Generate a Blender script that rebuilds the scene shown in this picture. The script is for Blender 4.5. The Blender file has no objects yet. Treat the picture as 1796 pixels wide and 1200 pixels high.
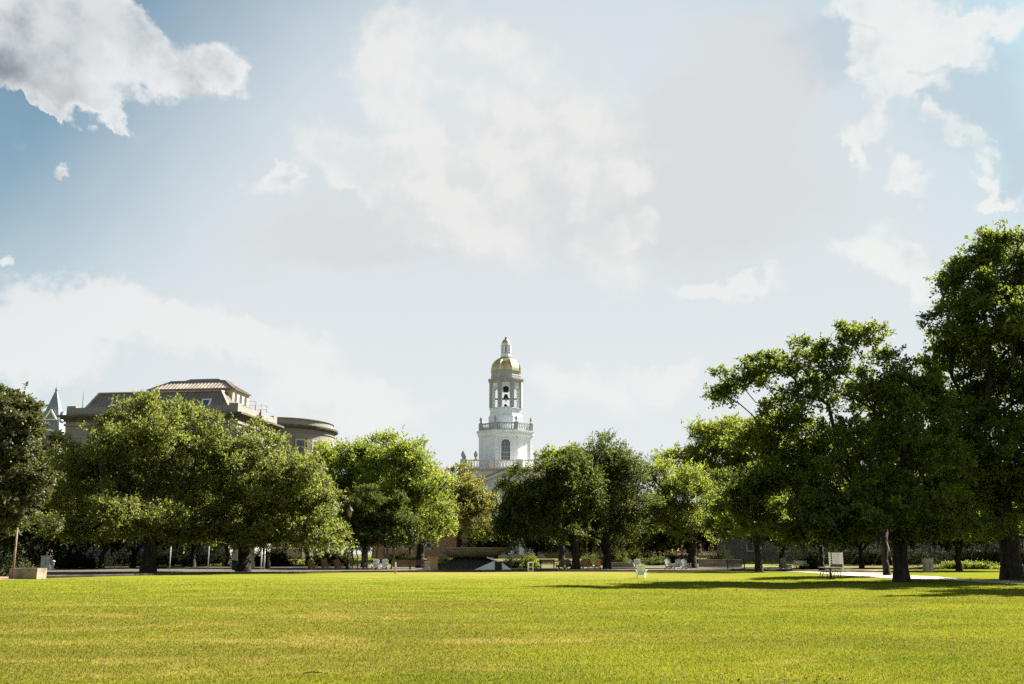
import bpy, math, random
import numpy as np
from mathutils import Vector, Matrix, noise as mnoise

scene = bpy.context.scene
COL = scene.collection
rad = math.radians
RNG = np.random.default_rng(11)
random.seed(5)

# ------------------------------------------------------------------ camera
F = 1746.0                    # focal length in photo pixels (35 mm lens)
EYE = 1.6
HORIZON = 972.0
PITCH = math.atan((HORIZON - 600.0) / F)
CP, SP = math.cos(PITCH), math.sin(PITCH)

def at(px, py, Y):
    """World point at forward distance Y that the photo shows at pixel (px, py)."""
    a, b = (px - 898.0) / F, (600.0 - py) / F
    dx, dy, dz = a, CP - b * SP, SP + b * CP
    t = Y / dy
    return Vector((dx * t, Y, EYE + dz * t))

def gp(px, py):
    """Point of the flat ground the photo shows at pixel (px, py)."""
    a, b = (px - 898.0) / F, (600.0 - py) / F
    dx, dy, dz = a, CP - b * SP, SP + b * CP
    t = -EYE / dz
    return Vector((dx * t, dy * t, 0.0))

def mpp(px, py, Y):
    """Metres per photo pixel at that place."""
    z = at(px, py, Y).z
    return (Y * CP + (z - EYE) * SP) / F

def smooth(a, b, x):
    t = max(0.0, min(1.0, (x - a) / (b - a)))
    return t * t * (3 - 2 * t)

def gz(x, y):
    """Height of the terrain: flat lawn, a soft rise towards the far buildings."""
    return 0.95 * smooth(112, 140, y)

PLAZA_Z = 0.15
def stand_z(x, y):
    """Height of what one stands on there: plaza slab beyond its kerb, else terrain."""
    px = 898 + F * x / (y * CP - EYE * SP)
    if 66 < px < 1390 and 70 < y < 119.5:
        edge = np.interp(px, [60, 250, 400, 600, 900, 1200, 1385], [61, 71.5, 77.5, 84.5, 90, 89, 91])
        if y > edge:
            return PLAZA_Z
    return gz(x, y)

cam_d = bpy.data.cameras.new('camera')
cam_d.lens = 35.0
cam_d.sensor_width = 36.0
cam_d.clip_end = 6000
cam = bpy.data.objects.new('camera', cam_d)
COL.objects.link(cam)
cam.location = (0, 0, EYE)
cam.rotation_euler = (math.pi / 2 + PITCH, 0, 0)
scene.camera = cam

# ------------------------------------------------------------------ sun
SUN_AZ, SUN_EL = rad(52), rad(41)        # from the view direction towards the right
sunv = Vector((math.sin(SUN_AZ) * math.cos(SUN_EL), math.cos(SUN_AZ) * math.cos(SUN_EL), math.sin(SUN_EL)))
sd = bpy.data.lights.new('sun', 'SUN')
sd.energy = 5.0
sd.angle = rad(0.55)
sd.color = (1.0, 0.945, 0.84)
so = bpy.data.objects.new('sun', sd)
COL.objects.link(so)
so.rotation_euler = sunv.to_track_quat('Z', 'Y').to_euler()
so.location = (60, 0, 80)

# ------------------------------------------------------------------ node helpers
class NT:
    def __init__(self, tree):
        self.t = tree
    def n(self, kind, **kw):
        nd = self.t.nodes.new(kind)
        for k, v in kw.items():
            setattr(nd, k, v)
        return nd
    def put(self, sock, v):
        if hasattr(v, 'is_linked') or isinstance(v, bpy.types.NodeSocket):
            self.t.links.new(v, sock)
        else:
            sock.default_value = v
    def math(self, op, a, b=0.0, c=0.0, clamp=False):
        nd = self.n('ShaderNodeMath', operation=op)
        nd.use_clamp = clamp
        self.put(nd.inputs[0], a); self.put(nd.inputs[1], b); self.put(nd.inputs[2], c)
        return nd.outputs[0]
    def vmath(self, op, a, b=(0, 0, 0)):
        nd = self.n('ShaderNodeVectorMath', operation=op)
        self.put(nd.inputs[0], a); self.put(nd.inputs[1], b)
        return nd.outputs[0]
    def scale(self, a, s):
        nd = self.n('ShaderNodeVectorMath', operation='SCALE')
        self.put(nd.inputs[0], a); self.put(nd.inputs['Scale'], s)
        return nd.outputs[0]
    def noise(self, vec, scale, detail=4.0, rough=0.55, dist=0.0):
        nd = self.n('ShaderNodeTexNoise')
        self.put(nd.inputs['Vector'], vec)
        nd.inputs['Scale'].default_value = scale
        nd.inputs['Detail'].default_value = detail
        nd.inputs['Roughness'].default_value = rough
        nd.inputs['Distortion'].default_value = dist
        return nd.outputs['Fac'], nd.outputs['Color']
    def mix(self, f, a, b):
        nd = self.n('ShaderNodeMix', data_type='RGBA')
        self.put(nd.inputs['Factor'], f)
        self.put(nd.inputs[6], a if not isinstance(a, tuple) or len(a) == 4 else (*a, 1))
        self.put(nd.inputs[7], b if not isinstance(b, tuple) or len(b) == 4 else (*b, 1))
        return nd.outputs[2]
    def step(self, x, lo, hi, to0=0.0, to1=1.0):
        nd = self.n('ShaderNodeMapRange', interpolation_type='SMOOTHSTEP')
        self.put(nd.inputs[0], x)
        nd.inputs[1].default_value = lo; nd.inputs[2].default_value = hi
        nd.inputs[3].default_value = to0; nd.inputs[4].default_value = to1
        return nd.outputs[0]
    def ramp(self, f, stops):
        nd = self.n('ShaderNodeValToRGB')
        el = nd.color_ramp.elements
        while len(el) < len(stops):
            el.new(0.5)
        for e, (p, c) in zip(el, stops):
            e.position = p; e.color = (*c, 1) if len(c) == 3 else c
        self.put(nd.inputs[0], f)
        return nd.outputs[0]

# ------------------------------------------------------------------ world: sky and clouds
world = bpy.data.worlds.new('World')
scene.world = world
world.use_nodes = True
wt = world.node_tree
wt.nodes.clear()
W = NT(wt)

def dir_deg(px, py):
    a, b = (px - 898.0) / F, (600.0 - py) / F
    v = Vector((a, CP - b * SP, SP + b * CP)).normalized()
    return math.degrees(math.atan2(v.x, v.y)), math.degrees(math.asin(v.z))

tc = W.n('ShaderNodeTexCoord').outputs['Generated']
sep = W.n('ShaderNodeSeparateXYZ')
W.put(sep.inputs[0], tc)
az = W.math('MULTIPLY', W.math('ARCTAN2', sep.outputs[0], sep.outputs[1]), 57.29578)
el = W.math('MULTIPLY', W.math('ARCSINE', sep.outputs[2]), 57.29578)
cmb = W.n('ShaderNodeCombineXYZ')
W.put(cmb.inputs[0], az); W.put(cmb.inputs[1], el)
ae = cmb.outputs[0]
_, n1 = W.noise(tc, 9.0, 6.0, 0.6)
_, n2 = W.noise(tc, 34.0, 5.0, 0.6)
wa = W.scale(W.vmath('SUBTRACT', n1, (0.5, 0.5, 0.5)), 7.5)
wb = W.scale(W.vmath('SUBTRACT', n2, (0.5, 0.5, 0.5)), 2.6)
pw = W.vmath('ADD', W.vmath('ADD', ae, wa), wb)

def blob(p, px, py, rx, ry):
    ca, ce = dir_deg(px, py)
    ra = abs(dir_deg(px + rx, py)[0] - dir_deg(px - rx, py)[0]) / 2
    re = abs(dir_deg(px, py + ry)[1] - dir_deg(px, py - ry)[1]) / 2
    v = W.vmath('MULTIPLY', W.vmath('SUBTRACT', p, (ca, ce, 0)), (1 / ra, 1 / re, 0))
    g = W.n('ShaderNodeTexGradient', gradient_type='SPHERICAL')
    W.put(g.inputs[0], v)
    return g.outputs['Fac']

def field(p, blobs):
    acc = None
    for (x, y, rx, ry) in blobs:
        b = blob(p, x, y, rx * 1.45, ry * 1.45)
        acc = b if acc is None else W.math('ADD', acc, b)
    return acc

HARD = [(30, 60, 150, 75), (40, 120, 110, 60), (190, 95, 95, 70), (110, 10, 150, 60), (225, 40, 50, 45), (320, 100, 80, 52), (385, 95, 42, 46),
        (150, 168, 66, 28), (20, 165, 60, 22), (212, 192, 26, 14), (75, 190, 14, 8), (30, 188, 14, 8), (85, 297, 20, 14), (475, 318, 50, 32), (505, 300, 24, 22), (10, 462, 18, 16)]
HARD2 = [(1540, 25, 60, 36), (1700, 95, 40, 30), (1560, 20, 70, 40), (1610, 60, 75, 48), (1690, 45, 60, 26), (1640, 110, 55, 28), (1575, 150, 30, 60), (1610, 185, 40, 30), (1555, 235, 34, 26), (1508, 270, 18, 44), (1640, 165, 50, 24), (1530, 110, 26, 30),
         (1592, 330, 42, 28), (1690, 252, 36, 18), (1714, 300, 18, 30), (1745, 338, 48, 12), (1650, 230, 30, 16), (1780, 30, 40, 30),
         (1520, 425, 46, 40), (1570, 468, 46, 26), (1600, 500, 20, 30)]
SOFT = [(690, 110, 60, 60), (800, 140, 150, 110), (960, 180, 170, 90), (880, 290, 240, 90), (575, 255, 70, 45), (620, 300, 50, 40),
        (800, 420, 170, 50), (1060, 330, 60, 40), (1090, 450, 60, 60), (700, 300, 120, 60), (1130, 400, 30, 30)]
LOW = [(170, 545, 230, 42), (60, 600, 160, 55), (400, 600, 150, 46), (520, 650, 110, 44), (600, 720, 160, 40),
       (1040, 680, 120, 46), (1190, 650, 40, 30), (1230, 520, 46, 18), (1330, 500, 70, 18)]
GREY = [(900, 330, 330, 110), (1330, 120, 170, 90), (620, 440, 220, 60), (1250, 330, 220, 160), (1100, 250, 200, 90)]
BLUEGREY = [(1720, 170, 130, 110), (1500, 90, 110, 60), (1790, 290, 60, 60)]

fbm, _ = W.noise(tc, 22.0, 9.0, 0.64)
fbm = W.math('MULTIPLY', W.math('SUBTRACT', fbm, 0.5), 0.80)
puff, _ = W.noise(W.vmath('ADD', tc, W.scale(wa, 0.004)), 30.0, 7.0, 0.55)
puff = W.math('SUBTRACT', puff, 0.5)
# the cloud relief sampled a little towards the sun: where it falls off the cloud is lit
rb0, _ = W.noise(tc, 13.0, 5.0, 0.6)
rb1, _ = W.noise(W.vmath('ADD', tc, (0.016, 0.0, 0.018)), 13.0, 5.0, 0.6)
relief = W.math('MULTIPLY', W.math('SUBTRACT', rb0, rb1), 2.6)

sky = W.n('ShaderNodeTexSky', sky_type='NISHITA')
sky.sun_disc = False
sky.sun_elevation = SUN_EL
sky.sun_rotation = SUN_AZ
sky.altitude = 100
sky.air_density = 1.0
sky.dust_density = 1.2
sky.ozone_density = 1.0
SKY_K = 0.055
base = W.vmath('MULTIPLY', sky.outputs[0], (SKY_K * 0.40, SKY_K * 0.56, SKY_K * 0.51))

def gl(v):  # display value (0..255) of the photograph to scene-linear before exposure
    c = v / 255.0
    c = c / 12.92 if c <= 0.04045 else ((c + 0.055) / 1.055) ** 2.4
    return c / (2 ** EXPOSURE)

EXPOSURE = 1.95
def col(r, g, b):
    return (gl(r), gl(g), gl(b), 1)

# unseen bright cloud added behind the viewer to lift the shaded fronts
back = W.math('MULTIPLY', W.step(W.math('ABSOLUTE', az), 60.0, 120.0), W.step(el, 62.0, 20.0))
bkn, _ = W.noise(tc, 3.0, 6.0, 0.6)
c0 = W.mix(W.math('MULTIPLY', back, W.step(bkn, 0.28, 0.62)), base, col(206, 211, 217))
# thin bright haze over the middle and low sky
hz = W.n('ShaderNodeTexGradient', gradient_type='SPHERICAL')
W.put(hz.inputs[0], W.vmath('MULTIPLY', W.vmath('SUBTRACT', W.vmath('ADD', ae, W.scale(wa, 0.35)), (3.5, 12.0, 0)), (1 / 33.0, 1 / 29.0, 0)))
hzf = W.step(hz.outputs['Fac'], -0.14, 0.44)
c0 = W.mix(W.math('MULTIPLY', hzf, 0.97), c0, col(219, 227, 231))
lowf = W.step(el, 23.0, 3.0)
lowf = W.math('MULTIPLY', lowf, W.step(W.math('ABSOLUTE', az), 75.0, 30.0))
c0 = W.mix(W.math('MULTIPLY', lowf, 0.80), c0, col(234, 238, 239))
# soft grey undersides and the blue grey veil on the right
fg = W.math('ADD', field(pw, GREY), W.math('MULTIPLY', fbm, 0.4))
c0 = W.mix(W.math('MULTIPLY', W.step(fg, 0.05, 0.75), 0.85), c0, col(218, 220, 221))
fb = W.math('ADD', field(pw, BLUEGREY), W.math('MULTIPLY', fbm, 0.5))
c0 = W.mix(W.math('MULTIPLY', W.step(fb, 0.05, 0.80), 0.50), c0, col(182, 201, 214))
# broad veil
fs = W.math('ADD', field(pw, SOFT), W.math('MULTIPLY', fbm, 0.9))
c1 = W.mix(W.math('MULTIPLY', W.step(fs, 0.12, 0.80), W.step(W.math('ADD', puff, relief), -0.40, 0.25, 0.30, 0.85)), c0, col(238, 238, 236))
# low bank of cumulus near the horizon
fl = W.math('ADD', field(pw, LOW), fbm)
c2 = W.mix(W.math('MULTIPLY', W.step(fl, 0.12, 0.62), 0.75), c1, col(241, 241, 240))
# crisp cumulus: left and right groups
def cumulus(cin, blobs, dark, light, k, lo, hi, kcore):
    f = W.math('ADD', field(pw, blobs), fbm)
    a = W.step(f, lo, hi)
    d = W.math('ADD', relief, W.math('MULTIPLY', puff, 0.6))
    lit = W.step(d, -0.95, 0.25)
    core = W.math('MULTIPLY', W.step(f, 0.55, 1.5), kcore)
    lit = W.math('SUBTRACT', lit, core, 0.0, True)
    c = W.mix(lit, dark, light)
    return W.mix(W.math('MULTIPLY', a, k), cin, c)
c3 = cumulus(c2, HARD, col(186, 193, 199), col(236, 238, 239), 0.97, 0.12, 0.66, 0.34)
fd = W.math('ADD', field(pw, [(-30, 115, 150, 62)]), W.math('MULTIPLY', fbm, 0.3))
c3 = W.mix(W.math('MULTIPLY', W.step(fd, 0.0, 0.95), 0.80), c3, col(104, 118, 130))
c4 = cumulus(c3, HARD2, col(205, 216, 223), col(243, 244, 241), 0.85, 0.04, 0.74, 0.1)
bg = W.n('ShaderNodeBackground')
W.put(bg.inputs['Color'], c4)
bg.inputs['Strength'].default_value = 1.0
wo = W.n('ShaderNodeOutputWorld')
wt.links.new(bg.outputs[0], wo.inputs[0])
world.cycles.sampling_method = 'MANUAL'
world.cycles.sample_map_resolution = 512

vs = scene.view_settings
vs.view_transform = 'Standard'
vs.look = 'None'
vs.exposure = EXPOSURE
vs.gamma = 1.0
cy = scene.cycles
cy.max_bounces = 6
cy.diffuse_bounces = 2
cy.glossy_bounces = 2
cy.transmission_bounces = 4
cy.transparent_max_bounces = 4
cy.caustics_reflective = False
cy.caustics_refractive = False
cy.use_denoising = False

# ------------------------------------------------------------------ materials
def mat(name, fn):
    m = bpy.data.materials.new(name)
    m.use_nodes = True
    t = m.node_tree
    t.nodes.clear()
    N = NT(t)
    out = N.n('ShaderNodeOutputMaterial')
    sh = fn(N)
    t.links.new(sh, out.inputs['Surface'])
    return m

def pbr(N, color, rough=0.7, metal=0.0, bump=None, bstr=0.3, bdist=0.02, spec=0.3):
    p = N.n('ShaderNodeBsdfPrincipled')
    N.put(p.inputs['Base Color'], color if not isinstance(color, tuple) or len(color) == 4 else (*color, 1))
    p.inputs['Roughness'].default_value = rough
    p.inputs['Metallic'].default_value = metal
    p.inputs['Specular IOR Level'].default_value = spec
    if bump is not None:
        b = N.n('ShaderNodeBump')
        b.inputs['Strength'].default_value = bstr
        b.inputs['Distance'].default_value = bdist
        N.put(b.inputs['Height'], bump)
        N.t.links.new(b.outputs[0], p.inputs['Normal'])
    return p.outputs[0]

def objco(N):
    return N.n('ShaderNodeTexCoord').outputs['Object']
def worldco(N):
    return N.n('ShaderNodeNewGeometry').outputs['Position']

def plain(name, c, rough=0.6, metal=0.0, var=0.18, scale=3.0, spec=0.3):
    def fn(N):
        f, _ = N.noise(objco(N), scale, 6.0, 0.6)
        d = tuple(x * (1 - var) for x in c); l = tuple(min(1, x * (1 + var)) for x in c)
        return pbr(N, N.mix(N.step(f, 0.3, 0.7), d, l), rough, metal, f, 0.15, 0.01, spec)
    return mat(name, fn)

def stone(name, c, course=0.45, streak=0.35, block=1.1):
    """Ashlar stone: courses, block to block variation, rain streaks."""
    def fn(N):
        o = objco(N)
        s = N.n('ShaderNodeSeparateXYZ'); N.put(s.inputs[0], o)
        u = N.math('ADD', s.outputs[0], s.outputs[1])
        cb = N.n('ShaderNodeCombineXYZ'); N.put(cb.inputs[0], u); N.put(cb.inputs[1], s.outputs[2])
        br = N.n('ShaderNodeTexBrick')
        N.put(br.inputs['Vector'], cb.outputs[0])
        br.inputs['Color1'].default_value = (*[x * 0.97 for x in c], 1)
        br.inputs['Color2'].default_value = (*[min(1, x * 1.03) for x in c], 1)
        br.inputs['Mortar'].default_value = (*[x * 0.82 for x in c], 1)
        br.inputs['Scale'].default_value = 1.0
        br.inputs['Brick Width'].default_value = block
        br.inputs['Row Height'].default_value = course
        br.inputs['Mortar Size'].default_value = 0.018
        st = N.vmath('MULTIPLY', o, (1.6, 1.6, 0.12))
        f, _ = N.noise(st, 1.0, 6.0, 0.65)
        g, _ = N.noise(o, 0.35, 5.0, 0.6)
        k = N.math('MULTIPLY', N.step(f, 0.48, 0.75), streak)
        cc = N.mix(k, br.outputs[0], tuple(x * 0.45 for x in c))
        cc = N.mix(N.math('MULTIPLY', N.step(g, 0.5, 0.8), streak * 0.6), cc, (c[0] * 0.6, c[1] * 0.56, c[2] * 0.48))
        return pbr(N, cc, 0.85)
    return mat(name, fn)

def brickmat(name, c1, c2):
    def fn(N):
        o = objco(N)
        s = N.n('ShaderNodeSeparateXYZ'); N.put(s.inputs[0], o)
        u = N.math('ADD', s.outputs[0], s.outputs[1])
        cb = N.n('ShaderNodeCombineXYZ'); N.put(cb.inputs[0], u); N.put(cb.inputs[1], s.outputs[2])
        br = N.n('ShaderNodeTexBrick')
        N.put(br.inputs['Vector'], cb.outputs[0])
        br.inputs['Color1'].default_value = (*c1, 1)
        br.inputs['Color2'].default_value = (*c2, 1)
        br.inputs['Mortar'].default_value = (0.34, 0.30, 0.26, 1)
        br.inputs['Brick Width'].default_value = 0.24
        br.inputs['Row Height'].default_value = 0.08
        br.inputs['Mortar Size'].default_value = 0.01
        br.inputs['Scale'].default_value = 1.0
        f, _ = N.noise(o, 0.6, 5.0, 0.6)
        cc = N.mix(N.math('MULTIPLY', N.step(f, 0.4, 0.8), 0.4), br.outputs[0], tuple(x * 0.6 for x in c1))
        return pbr(N, cc, 0.9)
    return mat(name, fn)

def leafmat(name, c, hue=0.25, trans=0.42, warm=(0.16, 0.15, 0.02), gloss=0.22):
    """Leaf: diffuse front, light passing through, every leaf a little different."""
    def fn(N):
        r = N.n('ShaderNodeNewGeometry').outputs['Random Per Island']
        f, _ = N.noise(objco(N), 0.55, 3.0, 0.5)
        dk = tuple(x * (1 - hue * 1.5) for x in c); lt = tuple(x * (1 + hue * 1.6) for x in c)
        cc = N.mix(r, dk, lt)
        cc = N.mix(N.math('MULTIPLY', N.step(f, 0.50, 0.78), 0.45), cc, warm)
        p = N.n('ShaderNodeBsdfPrincipled')
        N.put(p.inputs['Base Color'], cc)
        p.inputs['Roughness'].default_value = 0.55
        p.inputs['Specular IOR Level'].default_value = gloss
        tr = N.n('ShaderNodeBsdfTranslucent')
        tcx = N.vmath('MULTIPLY', cc, (2.0, 2.05, 1.25))
        N.put(tr.inputs['Color'], tcx)
        mx = N.n('ShaderNodeMixShader')
        mx.inputs[0].default_value = trans
        N.t.links.new(p.outputs[0], mx.inputs[1]); N.t.links.new(tr.outputs[0], mx.inputs[2])
        return mx.outputs[0]
    return mat(name, fn)

def barkmat(name, c):
    def fn(N):
        o = N.vmath('MULTIPLY', objco(N), (7, 7, 1.3))
        f, _ = N.noise(o, 1.0, 8.0, 0.65, 0.6)
        cc = N.mix(N.step(f, 0.35, 0.68), tuple(x * 0.45 for x in c), tuple(x * 1.35 for x in c))
        return pbr(N, cc, 0.95, 0, f, 0.8, 0.05, 0.1)
    return mat(name, fn)

M = {}
def lawn_fn(N):
    w = worldco(N)
    st = N.vmath('MULTIPLY', w, (0.055, 0.085, 0.0))
    big, _ = N.noise(st, 1.0, 3.0, 0.55, 0.5)
    mid, _ = N.noise(N.vmath('MULTIPLY', w, (0.24, 0.42, 0)), 1.0, 6.0, 0.66, 0.4)
    dry, _ = N.noise(N.vmath('ADD', N.vmath('MULTIPLY', w, (0.20, 0.40, 0)), (7.3, 2.1, 0)), 1.0, 6.0, 0.70, 0.3)
    fine, _ = N.noise(w, 26.0, 4.0, 0.7)
    fine2, _ = N.noise(w, 5.0, 5.0, 0.7)
    s = N.n('ShaderNodeSeparateXYZ'); N.put(s.inputs[0], w)
    brn, _ = N.noise(N.vmath('ADD', N.vmath('MULTIPLY', w, (0.085, 0.20, 0)), (1.3, 5.1, 0)), 1.0, 5.0, 0.62, 0.4)
    cc = N.mix(N.step(mid, 0.34, 0.64), (0.100, 0.126, 0.012), (0.168, 0.178, 0.018))
    cc = N.mix(N.math('MULTIPLY', N.step(big, 0.42, 0.70), 0.6), cc, (0.190, 0.182, 0.022))
    # worn and thirsty turf: more of it left of the middle and in the nearer half
    zone = N.math('MULTIPLY', N.step(s.outputs[0], 7.0, -6.0), N.step(s.outputs[1], 44.0, 20.0))
    cc = N.mix(N.math('MULTIPLY', N.step(N.math('ADD', brn, N.math('MULTIPLY', zone, 0.16)), 0.50, 0.66), 0.55), cc, (0.135, 0.116, 0.026))
    drym = N.math('ADD', dry, N.math('MULTIPLY', zone, 0.085))
    cc = N.mix(N.math('MULTIPLY', N.step(drym, 0.585, 0.680), 0.50), cc, (0.285, 0.222, 0.066))
    # scuffed pale ground in front of the plaza
    far = N.math('MULTIPLY', N.step(s.outputs[1], 55.0, 80.0), N.step(N.math('ABSOLUTE', s.outputs[0]), 18.0, 6.0))
    cc = N.mix(N.math('MULTIPLY', far, N.math('MULTIPLY', N.step(fine2, 0.40, 0.62), 0.5)), cc, (0.36, 0.27, 0.115))
    sc = N.math('MULTIPLY', N.step(fine2, 0.35, 0.7), 0.20)
    cc = N.mix(sc, cc, (0.100, 0.105, 0.007))
    cc = N.mix(N.math('MULTIPLY', N.step(fine, 0.45, 0.75), 0.20), cc, (0.062, 0.070, 0.006))
    return pbr(N, cc, 0.9, 0, N.math('ADD', fine, fine2), 0.5, 0.03, 0.0)
M['lawn'] = mat('lawn_turf', lawn_fn)

def grass_fn(N):
    w = worldco(N)
    r = N.n('ShaderNodeNewGeometry').outputs['Random Per Island']
    mid, _ = N.noise(N.vmath('MULTIPLY', w, (0.24, 0.42, 0)), 1.0, 6.0, 0.66, 0.4)
    dry, _ = N.noise(N.vmath('ADD', N.vmath('MULTIPLY', w, (0.20, 0.40, 0)), (7.3, 2.1, 0)), 1.0, 6.0, 0.70, 0.3)
    s = N.n('ShaderNodeSeparateXYZ'); N.put(s.inputs[0], w)
    brn, _ = N.noise(N.vmath('ADD', N.vmath('MULTIPLY', w, (0.085, 0.20, 0)), (1.3, 5.1, 0)), 1.0, 5.0, 0.62, 0.4)
    zone = N.math('MULTIPLY', N.step(s.outputs[0], 7.0, -6.0), N.step(s.outputs[1], 44.0, 20.0))
    drym = N.math('ADD', dry, N.math('MULTIPLY', zone, 0.085))
    cc = N.mix(N.step(mid, 0.34, 0.64), (0.098, 0.122, 0.012), (0.160, 0.164, 0.018))
    cc = N.mix(N.math('MULTIPLY', N.step(N.math('ADD', brn, N.math('MULTIPLY', zone, 0.16)), 0.50, 0.66), 0.55), cc, (0.125, 0.110, 0.026))
    cc = N.mix(N.math('MULTIPLY', N.step(drym, 0.585, 0.680), 0.55), cc, (0.270, 0.212, 0.066))
    cc = N.mix(N.math('MULTIPLY', r, 0.22), cc, (0.22, 0.19, 0.03))
    p = N.n('ShaderNodeBsdfPrincipled')
    N.put(p.inputs['Base Color'], cc)
    p.inputs['Roughness'].default_value = 0.6
    p.inputs['Specular IOR Level'].default_value = 0.05
    tr = N.n('ShaderNodeBsdfTranslucent'); N.put(tr.inputs['Color'], N.vmath('MULTIPLY', cc, (1.5, 1.45, 1.0)))
    mx = N.n('ShaderNodeMixShader'); mx.inputs[0].default_value = 0.4
    N.t.links.new(p.outputs[0], mx.inputs[1]); N.t.links.new(tr.outputs[0], mx.inputs[2])
    return mx.outputs[0]
M['grass'] = mat('grass_blades', grass_fn)

def ground_fn(N):
    w = worldco(N)
    f, _ = N.noise(w, 0.12, 6.0, 0.6)
    g, _ = N.noise(w, 3.0, 5.0, 0.7)
    cc = N.mix(N.step(f, 0.40, 0.60), (0.16, 0.17, 0.014), (0.11, 0.095, 0.03))
    cc = N.mix(N.math('MULTIPLY', g, 0.5), cc, (0.06, 0.06, 0.015))
    return pbr(N, cc, 0.95, 0, g, 0.5, 0.05, 0.1)
M['ground'] = mat('ground_soil', ground_fn)

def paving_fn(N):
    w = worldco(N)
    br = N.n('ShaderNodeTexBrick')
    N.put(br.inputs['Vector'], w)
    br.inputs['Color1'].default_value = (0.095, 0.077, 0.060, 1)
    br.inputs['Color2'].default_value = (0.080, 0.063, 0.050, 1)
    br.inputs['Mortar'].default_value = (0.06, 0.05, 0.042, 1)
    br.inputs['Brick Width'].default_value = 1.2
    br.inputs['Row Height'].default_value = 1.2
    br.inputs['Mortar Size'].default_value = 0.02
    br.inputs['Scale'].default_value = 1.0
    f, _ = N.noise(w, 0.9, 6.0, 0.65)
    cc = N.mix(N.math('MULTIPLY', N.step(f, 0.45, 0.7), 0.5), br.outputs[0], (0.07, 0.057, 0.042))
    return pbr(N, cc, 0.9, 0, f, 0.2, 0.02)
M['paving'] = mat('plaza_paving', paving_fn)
def path_fn(N):
    w = worldco(N)
    f, _ = N.noise(w, 1.3, 7.0, 0.65)
    cc = N.mix(N.step(f, 0.35, 0.7), (0.34, 0.30, 0.25), (0.24, 0.21, 0.165))
    return pbr(N, cc, 0.9, 0, f, 0.2, 0.02)
M['path'] = mat('path_concrete', path_fn)
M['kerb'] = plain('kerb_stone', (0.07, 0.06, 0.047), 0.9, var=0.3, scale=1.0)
M['soil'] = plain('bare_soil', (0.23, 0.16, 0.085), 0.95, var=0.35, scale=1.2)

def rendered_fn(c, streak):
    def fn(N):
        o = objco(N)
        f, _ = N.noise(N.vmath('MULTIPLY', o, (1.2, 1.2, 0.16)), 1.0, 6.0, 0.65)
        g, _ = N.noise(o, 0.45, 5.0, 0.6)
        s_ = N.n('ShaderNodeSeparateXYZ'); N.put(s_.inputs[0], o)
        joint = N.step(N.math('ABSOLUTE', N.math('SUBTRACT', N.math('FRACT', N.math('MULTIPLY', s_.outputs[2], 1.15)), 0.5)), 0.44, 0.5)
        cc = N.mix(N.math('MULTIPLY', N.step(f, 0.47, 0.75), streak), c, tuple(x * 0.5 for x in c))
        cc = N.mix(N.math('MULTIPLY', N.step(g, 0.5, 0.8), streak * 0.6), cc, (c[0] * 0.66, c[1] * 0.62, c[2] * 0.56))
        cc = N.mix(N.math('MULTIPLY', joint, 0.22), cc, tuple(x * 0.6 for x in c))
        return pbr(N, cc, 0.85)
    return fn
M['white_stone'] = mat('white_stone', rendered_fn((0.79, 0.82, 0.85), 0.28))
M['grey_stone'] = mat('weathered_stone', rendered_fn((0.40, 0.405, 0.40), 0.55))
M['cream_stone'] = stone('cream_stone', (0.62, 0.58, 0.52), 0.5, 0.25, 1.3)
M['lib_stone'] = stone('library_stone', (0.25, 0.23, 0.20), 0.55, 0.35, 1.5)
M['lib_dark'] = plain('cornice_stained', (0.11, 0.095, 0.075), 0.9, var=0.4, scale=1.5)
M['pier_stone'] = stone('pier_stone', (0.56, 0.47, 0.34), 0.4, 0.2, 0.8)
M['tan_stone'] = stone('tan_stone', (0.52, 0.33, 0.17), 0.3, 0.25, 0.5)
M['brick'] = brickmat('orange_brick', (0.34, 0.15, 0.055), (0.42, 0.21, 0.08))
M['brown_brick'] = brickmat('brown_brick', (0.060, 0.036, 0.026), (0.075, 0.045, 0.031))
def gold_fn(N):
    o = objco(N)
    f, _ = N.noise(N.vmath('MULTIPLY', o, (1.5, 1.5, 0.35)), 1.4, 5.0, 0.6)
    cc = N.mix(N.step(f, 0.38, 0.68), (0.70, 0.53, 0.25), (0.42, 0.32, 0.16))
    return pbr(N, cc, 0.38, 0.8)
M['gold'] = mat('gilded_copper', gold_fn)
def seam_fn(c):
    def fn(N):
        o = objco(N)
        s = N.n('ShaderNodeSeparateXYZ'); N.put(s.inputs[0], o)
        f, _ = N.noise(N.vmath('MULTIPLY', o, (0.8, 0.8, 0.4)), 1.0, 5.0, 0.6)
        cc = N.mix(N.step(f, 0.3, 0.7), tuple(x * 0.8 for x in c), tuple(x * 1.15 for x in c))
        return pbr(N, cc, 0.5, 0.1, f, 0.1, 0.02, 0.4)
    return fn
M['roof_dark'] = mat('roof_dark_metal', seam_fn((0.155, 0.128, 0.105)))
M['roof_tan'] = mat('roof_tan_metal', seam_fn((0.34, 0.29, 0.235)))
M['slate'] = plain('spire_slate', (0.19, 0.22, 0.25), 0.6, var=0.2, scale=2)
M['glass_dark'] = plain('window_glass', (0.05, 0.065, 0.08), 0.12, var=0.1, spec=0.6)
M['glass_blue'] = plain('blue_window_glass', (0.115, 0.145, 0.175), 0.18, var=0.15, spec=0.6)
M['white_paint'] = plain('white_paint', (0.78, 0.77, 0.74), 0.5, var=0.08)
M['grey_paint'] = plain('weathered_grey_wood', (0.40, 0.40, 0.37), 0.7, var=0.2)
M['wood'] = plain('brown_wood', (0.36, 0.215, 0.115), 0.6, var=0.25, scale=6)
M['wood_yellow'] = plain('yellow_wood', (0.46, 0.31, 0.13), 0.6, var=0.2, scale=6)
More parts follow.
